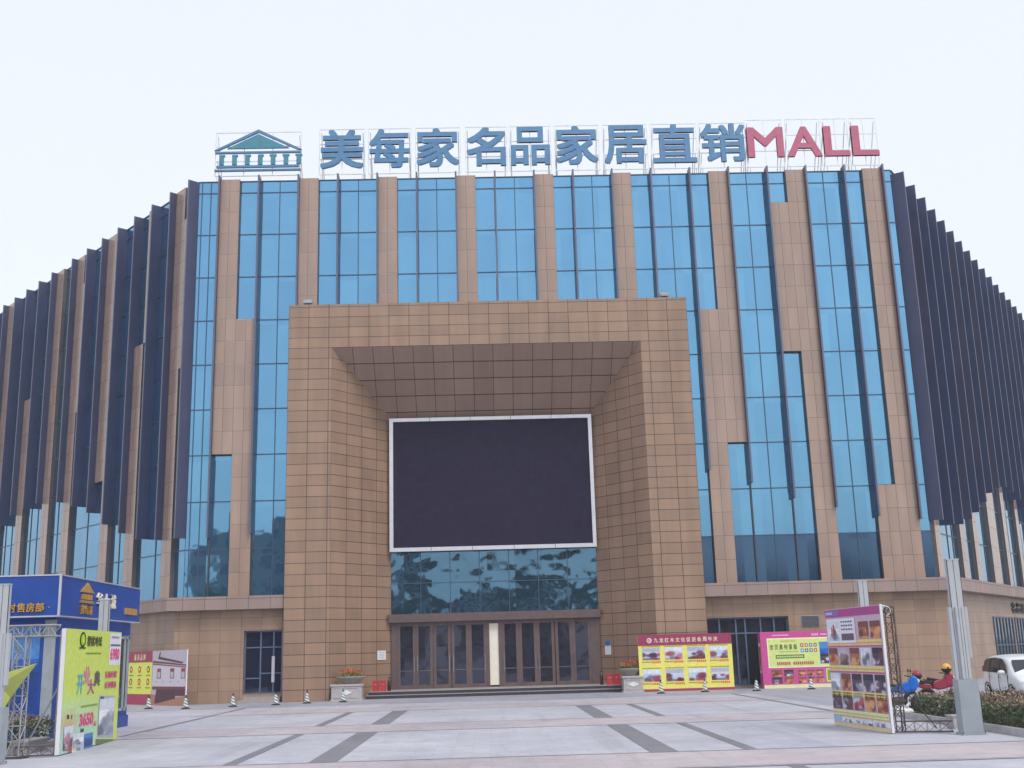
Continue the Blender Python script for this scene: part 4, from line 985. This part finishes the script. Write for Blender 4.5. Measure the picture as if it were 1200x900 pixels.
# ================================================================== BEDS: kerbs, soil, hedges
def bed(x0, x1, y0, y1, side):
    m = MB(); k_ = .14
    m.box(WF, x0, x1, y0, y0+k_, 0, .16); m.box(WF, x0, x1, y1-k_, y1, 0, .16); m.box(WF, x0, x0+k_, y0+k_, y1-k_, 0, .16); m.box(WF, x1-k_, x1, y0+k_, y1-k_, 0, .16)
    m.build('kerb', CONC, kind='structure')
    m = MB(); m.box(WF, x0+k_, x1-k_, y0+k_, y1-k_, 0, .11); m.build('bed_soil', SOIL, kind='structure')
def hedge(x0, x1, y0, y1, h, lab, n):
    t = thing('hedge', lab, 'hedge', ((x0+x1)/2, (y0+y1)/2, .1), 'clipped hedges in the plaza beds')
    rnd = random.Random(int(y0*10)); hs = {}
    def top(x, y): return h*(.84+.10*sin(x*3.1+y*1.7)+.10*sin(y*2.3-x*2.2+1)+.05*sin(y*7.1+x*5))
    def fn():
        x = x0+(x1-x0)*random.random(); y = y0+(y1-y0)*random.random(); tt = top(x, y)
        if random.random() < .55: z = tt*(1-abs(random.gauss(0, .12)))
        else:
            z = tt*random.random(); s_ = random.random()
            if s_ < .5: x = (x0 if random.random() < .7 else x1)+random.gauss(0, .06)
            elif s_ < .85: y = (y0 if random.random() < .7 else y1)+random.gauss(0, .06)
        return (x, y, .1+max(.02, z))
    m = MB(); m.leaves(n, fn, .085); m.build('foliage', LEAF, t, recalc=False)
    def fn2():
        x = x0+(x1-x0)*random.random(); y = y0+(y1-y0)*random.random(); return (x, y, .1+top(x, y)+random.uniform(-.12, .08))
    m = MB(); m.leaves(int(n*.30), fn2, .075); m.build('young_shoots', LEAFR, t, recalc=False)
    m = MB()
    for _ in range(int((y1-y0)*10)):
        x = random.uniform(x0+.1, x1-.1); y = random.uniform(y0+.1, y1-.1); m.tube((x, y, .1), (x+random.gauss(0, .12), y+random.gauss(0, .12), .1+top(x, y)*.9), .008, .004, 4)
    m.build('stems', BARK, t, recalc=False)
bed(10.9, 13.6, 20, 31.0, 1); hedge(11.15, 13.4, 20.3, 30.6, .56, 'low hedge with reddish tips behind the right lamp column', 26000)
bed(-13.4, -10.95, 20, 30.6, -1); hedge(-13.2, -11.15, 20.3, 30.3, .66, 'low dark green hedge in front of the blue kiosk', 20000)
t = thing('stone_block', 'pale stone block at the edge of the left bed, beside the lime banner', 'block', (-10.9, 29, 0))
m = MB(); m.box(WF, -11.10, -10.72, 27.6, 28.9, 0, .26); m.build('block_body', CONC, t)
m = MB(); m.box(WF, -11.13, -10.69, 27.57, 28.93, .26, .30); m.build('block_cap', CONC, t)
tag((lambda m: (m.box(WF, 10.55, 10.82, 26.7, 27.1, 0, .27), m.box(WF, 10.53, 10.84, 26.68, 27.12, .27, .30), m.build('stone_block', CONC))[2])(MB()), 'small pale stone block beside the kerb just left of the right lamp column', 'block')

# ================================================================== MOTORBIKES
def bike(x, y, rz, body, lab, box_=False, helmet=None, L=1.25, bag=False):
    t = thing('motorbike', lab, 'motorbike', (x, y, 0), 'parked motorbikes')
    # modelled along +x (front at +x), then turned
    R_ = Matrix.Translation((x, y, 0)) @ Matrix.Rotation(rz, 4, 'Z')
    def fin_(m, name, mat, parent=None):
        m.v = [tuple(R_ @ Vector(v)) for v in m.v]; return m.build(name, mat, parent or t)
    h = L/2
    for wx in (-h, h):
        m = MB(); m.torus((wx, 0, .29), (0, 1, 0), .235, .055, 26, 8); wo = fin_(m, 'wheel', BLACKR)
        m = MB(); m.torus((wx, 0, .29), (0, 1, 0), .175, .014, 20, 6)
        for q in range(8): a = q*pi/4; m.tube((wx, 0, .29), (wx+.175*cos(a), 0, .29+.175*sin(a)), .007, n=4)
        m.tube((wx, -.06, .29), (wx, .06, .29), .045); fin_(m, 'rim', CHROME, wo)
    m = MB()
    m.path([(-h, .07, .29), (-.1, .09, .30), (.22, .09, .38)], .022, 6); m.path([(-h, -.07, .29), (-.1, -.09, .30), (.22, -.09, .38)], .022, 6)
    m.path([(h-.17, 0, .86), (-.0, 0, .62), (-.5, 0, .70)], .03, 8); m.ball((.02, 0, .38), .15, 12, sx=1.3, sy=.8, sz=.8); m.tube((-.1, -.13, .26), (-h-.15, -.15, .30), .035, .045, 8)
    fin_(m, 'frame', RUST)
    m = MB(); m.tube((h, .07, .29), (h-.2, .06, .88), .022, n=6); m.tube((h, -.07, .29), (h-.2, -.06, .88), .022, n=6); fin_(m, 'front_fork', CHROME)
    m = MB(); m.lathe((0, 0, 0), [(0, 0)], 3) if 0 else None
    def shell(prof, wid, mb):          # side profile with rounded edges
        n = len(prof); cx_ = sum(p[0] for p in prof)/n; cz_ = sum(p[1] for p in prof)/n
        rings = [(s_, f_) for s_, f_ in ((-1, .72), (-.72, .94), (0, 1), (.72, .94), (1, .72))]
        for (s0_, f0_), (s1_, f1_) in zip(rings, rings[1:]):
            for i in range(n):
                j = (i+1) % n; g = lambda p, s_, f_: (cx_+(p[0]-cx_)*f_, s_*wid, cz_+(p[1]-cz_)*f_)
                mb.face([g(prof[i], s0_, f0_), g(prof[j], s0_, f0_), g(prof[j], s1_, f1_), g(prof[i], s1_, f1_)], None, 0, (1, 1, 1), True)
        for s_, f_ in (rings[0], rings[-1]): mb.face([(cx_+(p[0]-cx_)*f_, s_*wid, cz_+(p[1]-cz_)*f_) for p in prof])
    m = MB(); shell([(-.05, .62), (.12, .56), (.38, .60), (.46, .78), (.40, .92), (.20, .86), (.0, .80), (-.06, .72)], .13, m); fin_(m, 'fuel_tank', body)
    m = MB(); shell([(h-.30, .62), (h-.12, .64), (h-.02, .80), (h-.06, 1.00), (h-.16, 1.06), (h-.30, .96)], .15, m); fin_(m, 'front_cowl', body)
    m = MB(); shell([(-.62, .72), (-.30, .60), (-.04, .60), (-.04, .70), (-.3, .74), (-.60, .84), (-.72, .86)], .10, m); fin_(m, 'tail_panel', body)
    m = MB(); shell([(-.60, .80), (-.30, .74), (.0, .74), (.02, .82), (-.28, .84), (-.58, .90)], .13, m); fin_(m, 'seat', BLACKR)
    m = MB(); m.torus((h, 0, .29), (0, 1, 0), .31, .0, 2, 2) if 0 else None
    for i in range(8):
        a0 = radians(30+i*15); a1 = radians(45+i*15); q = lambda a, s_: (h+.315*cos(a), s_*.06, .29+.315*sin(a)); m.face([q(a0, -1), q(a1, -1), q(a1, 1), q(a0, 1)], None, 0, (1, 1, 1), True)
    fin_(m, 'mudguard', body)
    m = MB(); m.ball((h-.03, 0, .90), .06, 14, sx=.7); fin_(m, 'headlight', LAMPG)
    m = MB(); m.path([(h-.34, .32, 1.04), (h-.24, .16, 1.02), (h-.2, 0, .98), (h-.24, -.16, 1.02), (h-.34, -.32, 1.04)], .014, 6); fin_(m, 'handlebar', BLACKR)
    for sy in (-1, 1):
        m = MB(); m.tube((h-.26, sy*.22, 1.03), (h-.24, sy*.29, 1.15), .007, n=5); m.ball((h-.24, sy*.30, 1.18), .06, 10, sx=.4, sy=1, sz=.75); fin_(m, 'mirror', BLACKR)
    if box_:
        m = MB(); shell([(-.92, .92), (-.55, .90), (-.52, 1.04), (-.60, 1.14), (-.86, 1.14), (-.94, 1.06)], .19, m); o_ = fin_(m, 'top_box', plain('dark_plum_plastic', (.045, .015, .03), .3))
        m = MB(); m.box(WF, -.95, -.52, -.195, .195, 1.0, 1.025); fin_(m, 'red_band', REDP, o_)
    m = MB(); m.tube((-.05, .1, .3), (-.12, .22, .02), .012, n=5); fin_(m, 'kickstand', CHROME)
    return R_
bike(11.25, 32.25, radians(-14), BIKEBL, 'bright blue motorbike with a dark top box beside the wedding poster wall', box_=True)
Rb = bike(13.0, 34.1, radians(-6), PINKH, 'crimson motorbike behind the hedge with a crimson helmet hung on it')
bike(13.75, 34.9, radians(-30), MAROON, 'dark maroon motorbike mostly hidden behind the right lamp column and the crimson one')
def helmet(x, y, z, shell, lab):
    t = thing('helmet', lab, 'helmet', (x, y, z), 'motorbike helmets')
    m = MB(); m.ball((x, y, z+.13), .14, 18, sz=.95, a0=-25); m.build('shell', shell, t, merge=True)
    m = MB(); m.lathe((x, y, z+.09), [(.147, -.02), (.152, 0), (.147, .02)], 18); m.ball((x, y-.02, z+.06), .12, 12, sz=.7); m.build('visor', BLACKR, t)
helmet(12.55, 34.12, .88, PINKH, 'round crimson helmet on the tail of the crimson motorbike'); helmet(13.40, 34.02, 1.05, YELLOW, 'yellow helmet perched on the handlebar of the crimson motorbike')
t = tag((lambda m: (m.ball((11.15, 31.55, .13), .2, 12, sx=1.4, sy=.8, sz=.62), m.tube((11.2, 31.5, .22), (11.3, 31.5, .36), .06, .02, 8), m.build('plastic_bag', BAGW, merge=True))[2])(MB()), 'crumpled white plastic bag lying under the blue motorbike', 'bag')

# ================================================================== WHITE CAR
ang = math.atan2(-1, -.14)
def car():
    cx_, cy_ = 16.98, 36.75
    t = thing('parked_car', 'white people carrier parked behind the right hedge at the right edge', 'car', (cx_, cy_, 0))
    Mx = Matrix.Translation((cx_, cy_, 0)) @ Matrix.Rotation(ang, 4, 'Z') @ Matrix.Diagonal((.95, .96, .92, 1))
    def bl(m, name, mat, parent=None, **kw):
        m.v = [tuple(Mx @ Vector(v)) for v in m.v]; return m.build(name, mat, parent or t, **kw)
    # stations along x: (x, half width at sill, zbottom, belt z, belt halfwidth, roof z, roof halfwidth)
    st = [(-2.12, .70, .42, .78, .72, .86, .60), (-2.06, .80, .28, .95, .82, 1.30, .62), (-1.90, .84, .24, .98, .84, 1.50, .66), (-1.4, .86, .22, .98, .86, 1.56, .69), (-.6, .86, .20, .96, .86, 1.58, .70),
          (.2, .86, .20, .95, .86, 1.55, .69), (.62, .86, .20, .95, .86, 1.44, .67), (1.28, .85, .22, .93, .85, 1.02, .74), (1.70, .83, .24, .86, .82, .92, .66), (2.02, .78, .28, .72, .77, .80, .58), (2.16, .66, .34, .58, .66, .66, .50)]
    def sec(s_):
        x, a, z0, zb, hb, zr, hr = s_
        half = [(0, z0), (a*.75, z0), (a*.97, z0+.10), (a*1.01, (z0+zb)/2), (hb, zb), (hb*.35+hr*.65, zb+(zr-zb)*.62), (hr, zr-.05*(zr-zb)-.01), (hr*.82, zr), (hr*.4, zr+.025), (0, zr+.03)]
        return [Vector((x, y, z)) for y, z in half]+[Vector((x, -y, z)) for y, z in half[-2:0:-1]]
    m = MB(); R_ = [sec(s_) for s_ in st]
    for a, b in zip(R_, R_[1:]):
        n = len(a)
        for i in range(n): j = (i+1) % n; m.face([a[i], a[j], b[j], b[i]], None, 0, (1, 1, 1), True)
    m.face(R_[0]); m.face(R_[-1][::-1])
    o = bl(m, 'body', CARW, merge=True)
    md = o.modifiers.new('s', 'SUBSURF'); md.levels = 2; md.render_levels = 2
    DK = plain('car_glass', (.03, .035, .05), .06, .2, .05)
    for sy in (-1, 1):
        prof = [(-1.82, 1.02), (-1.80, 1.36), (-1.62, 1.45), (-.6, 1.50), (.25, 1.45), (.62, 1.28), (.98, 1.0), (.9, .99)]
        m = MB()
        def gy(z): return .855-(z-.96)*.27
        m.face([(x, sy*(gy(z)+.018), z) for x, z in prof]); m.face([(x, sy*(gy(z)-.05), z) for x, z in prof][::-1]); bl(m, 'side_window', DK)
        m = MB()
        for px_ in (-1.05, .05): m.face([(px_-.04, sy*(gy(.98)+.024), .98), (px_+.04, sy*(gy(.98)+.024), .98), (px_+.03, sy*(gy(1.49)+.024), 1.48), (px_-.05, sy*(gy(1.49)+.024), 1.48)])
        bl(m, 'window_pillar', BLACKR)
        m = MB(); m.ball((.84, sy*.99, 1.03), .11, 12, sx=.75, sy=1.1, sz=.7); m.tube((.80, sy*.86, .99), (.84, sy*.95, 1.02), .03); bl(m, 'side_mirror', CARW)
        for hx in (-.92, .18):
            m = MB(); m.box(WF, hx-.10, hx+.10, *sorted((sy*.87, sy*.90)), .83, .865); bl(m, 'door_handle', CHROME)
        m = MB()
        for sx_ in (-1.05, .02, 1.0): m.box(WF, sx_-.006, sx_+.006, *sorted((sy*.845, sy*.874)), .34, .95)
        bl(m, 'door_seam', FRAME_DK)
        for wx in (-1.34, 1.34):
            m = MB(); m.lathe((wx, sy*.70, .31), [(0, -.1), (.25, -.1), (.30, -.07), (.31, 0), (.30, .13), (.25, .17), (.0, .17)], 26, axis='y') if sy > 0 else m.lathe((wx, sy*.70, .31), [(0, .1), (.25, .1), (.30, .07), (.31, 0), (.30, -.13), (.25, -.17), (0, -.17)], 26, axis='y')
            wo = bl(m, 'wheel', BLACKR)
            m = MB(); yy = sy*.885
            m.torus((wx, yy, .31), (0, 1, 0), .19, .018, 22, 6)
            for q in range(7): a = q*2*pi/7; m.tube((wx, yy, .31), (wx+.19*cos(a), yy, .31+.19*sin(a)), .02, n=5)
            bl(m, 'rim', CHROME, wo)
            m = MB()
            for q in range(12):
                a0, a1 = pi*q/12, pi*(q+1)/12
                m.face([(wx+.36*cos(a0), sy*.888, .31+.36*sin(a0)), (wx+.36*cos(a1), sy*.888, .31+.36*sin(a1)), (wx+.31*cos(a1), sy*.878, .31+.31*sin(a1)), (wx+.31*cos(a0), sy*.878, .31+.31*sin(a0))])
            bl(m, 'wheel_arch', BLACKR)
        m = MB(); m.ball((1.96, sy*.60, .70), .15, 12, sx=.9, sy=1.0, sz=.6); bl(m, 'headlight', LAMPG)
        m = MB(); m.box(WF, -2.10, -2.0, *sorted((sy*.68, sy*.79)), .85, 1.2); bl(m, 'tail_light', REDP)
    m = MB(); m.face([(.74, -.60, 1.43), (.74, .60, 1.43), (1.30, .70, 1.035), (1.30, -.70, 1.035)]); m.face([(.72, -.60, 1.40), (.72, .60, 1.40), (1.28, .70, 1.01), (1.28, -.70, 1.01)][::-1]); bl(m, 'windscreen', DK)
    m = MB(); m.box(WF, 2.05, 2.17, -.42, .42, .44, .58); bl(m, 'grille', BLACKR)
    m = MB(); m.box(WF, 2.16, 2.18, -.22, .22, .36, .46); bl(m, 'number_plate', BIKEBL)
car()

# ================================================================== across the road (seen only as reflections in the glass)
def block(x, y, wdt, dep, h, mt, lab, nfl):
    t = thing('office_block', lab, 'building', (x, y, 0)); f = Fr((x, y), (1, 0), (0, 1))
    m = MB(); m.box(f, -wdt/2, wdt/2, -dep, 0, 0, h); m.box(f, -wdt/2-.2, wdt/2+.2, -dep-.2, .2, h, h+.5); m.build('wall', mt, t)
    m = MB()
    n = int(wdt/3.2)
    for j in range(nfl):
        for i in range(n):
            u = -wdt/2+wdt*(i+.5)/n; z = h*(j+.35)/nfl; m.box(f, u-.9, u+.9, 0, .05, z, z+h/nfl*.5)
    m.build('window_rows', GLASS_DK, t)
BRK = plain('brown_render', (.30, .26, .25), .8); PAL = plain('pale_render', (.38, .37, .36), .8)
block(-36, -64, 14, 14, 21, BRK, 'brown office block across the road, on the left', 6); block(-17, -70, 12, 14, 17, PAL, 'pale tower across the road, left of centre', 5)
block(4, -66, 18, 14, 12, PAL, 'pale office block across the road, opposite the entrance', 4)
block(44, -60, 24, 14, 11, BRK, 'brown office block across the road, on the right', 4); block(-95, 0, 20, 20, 13, PAL, 'pale office block across the road, far left', 4)
def tree(x, y, h, lab):
    t = thing('street_tree', lab, 'tree', (x, y, 0), 'street trees across the road'); rnd = random.Random(int(x*7+y))
    m = MB(); m.tube((x, y, 0), (x+.1, y, h*.4), .2, .13, 8); tips = []
    for q in range(7):
        a = q*.9+rnd.random(); e = (x+h*.22*cos(a), y+h*.22*sin(a), h*(.6+.25*rnd.random())); m.tube((x+.1, y, h*.36), e, .08, .03, 5); tips.append(e)
    m.build('trunk', BARK, t, recalc=False)
    cl = [(p[0]+rnd.gauss(0, .4), p[1]+rnd.gauss(0, .4), p[2]+rnd.gauss(0, .3), h*rnd.uniform(.11, .19)) for p in tips for _ in range(2)]+[(x, y, h*.82, h*.2)]
    def fn():
        c = rnd.choice(cl); v = Vector((rnd.gauss(0, 1), rnd.gauss(0, 1), rnd.gauss(0, 1))).normalized()*c[3]*rnd.random()**.4; return (c[0]+v.x, c[1]+v.y, c[2]+v.z*.8)
    m = MB(); m.leaves(2200, fn, .6); m.build('crown', TREEL, t, recalc=False)
for i, x in enumerate((-44, -36, -29, -21, -14, -6, 3, 12, 19, 27, 35, 44, 54)):
    tree(x+(i*37 % 5)*.4, -24-(i*13 % 7), (10.0 if x > -20 else 7.4)+(i*29 % 5)*.7, 'leafy street tree number %d from the west across the road' % (i+1))

# ================================================================== HAZE: the milky air of the overcast day
mb = MB(); mb.box(WF, -905, 905, -905, 905, -1.0, 31.0); hz = mb.build('haze', [], merge=True, kind='stuff')
hm = bpy.data.materials.new('haze'); hm.use_nodes = True; ht = hm.node_tree; ht.nodes.clear()
ho = ht.nodes.new('ShaderNodeOutputMaterial'); pv = ht.nodes.new('ShaderNodeVolumePrincipled')
pv.inputs['Color'].default_value = (.86, .92, 1, 1); pv.inputs['Density'].default_value = .0007
ht.links.new(pv.outputs[0], ho.inputs['Volume']); hz.data.materials.clear(); hz.data.materials.append(hm)
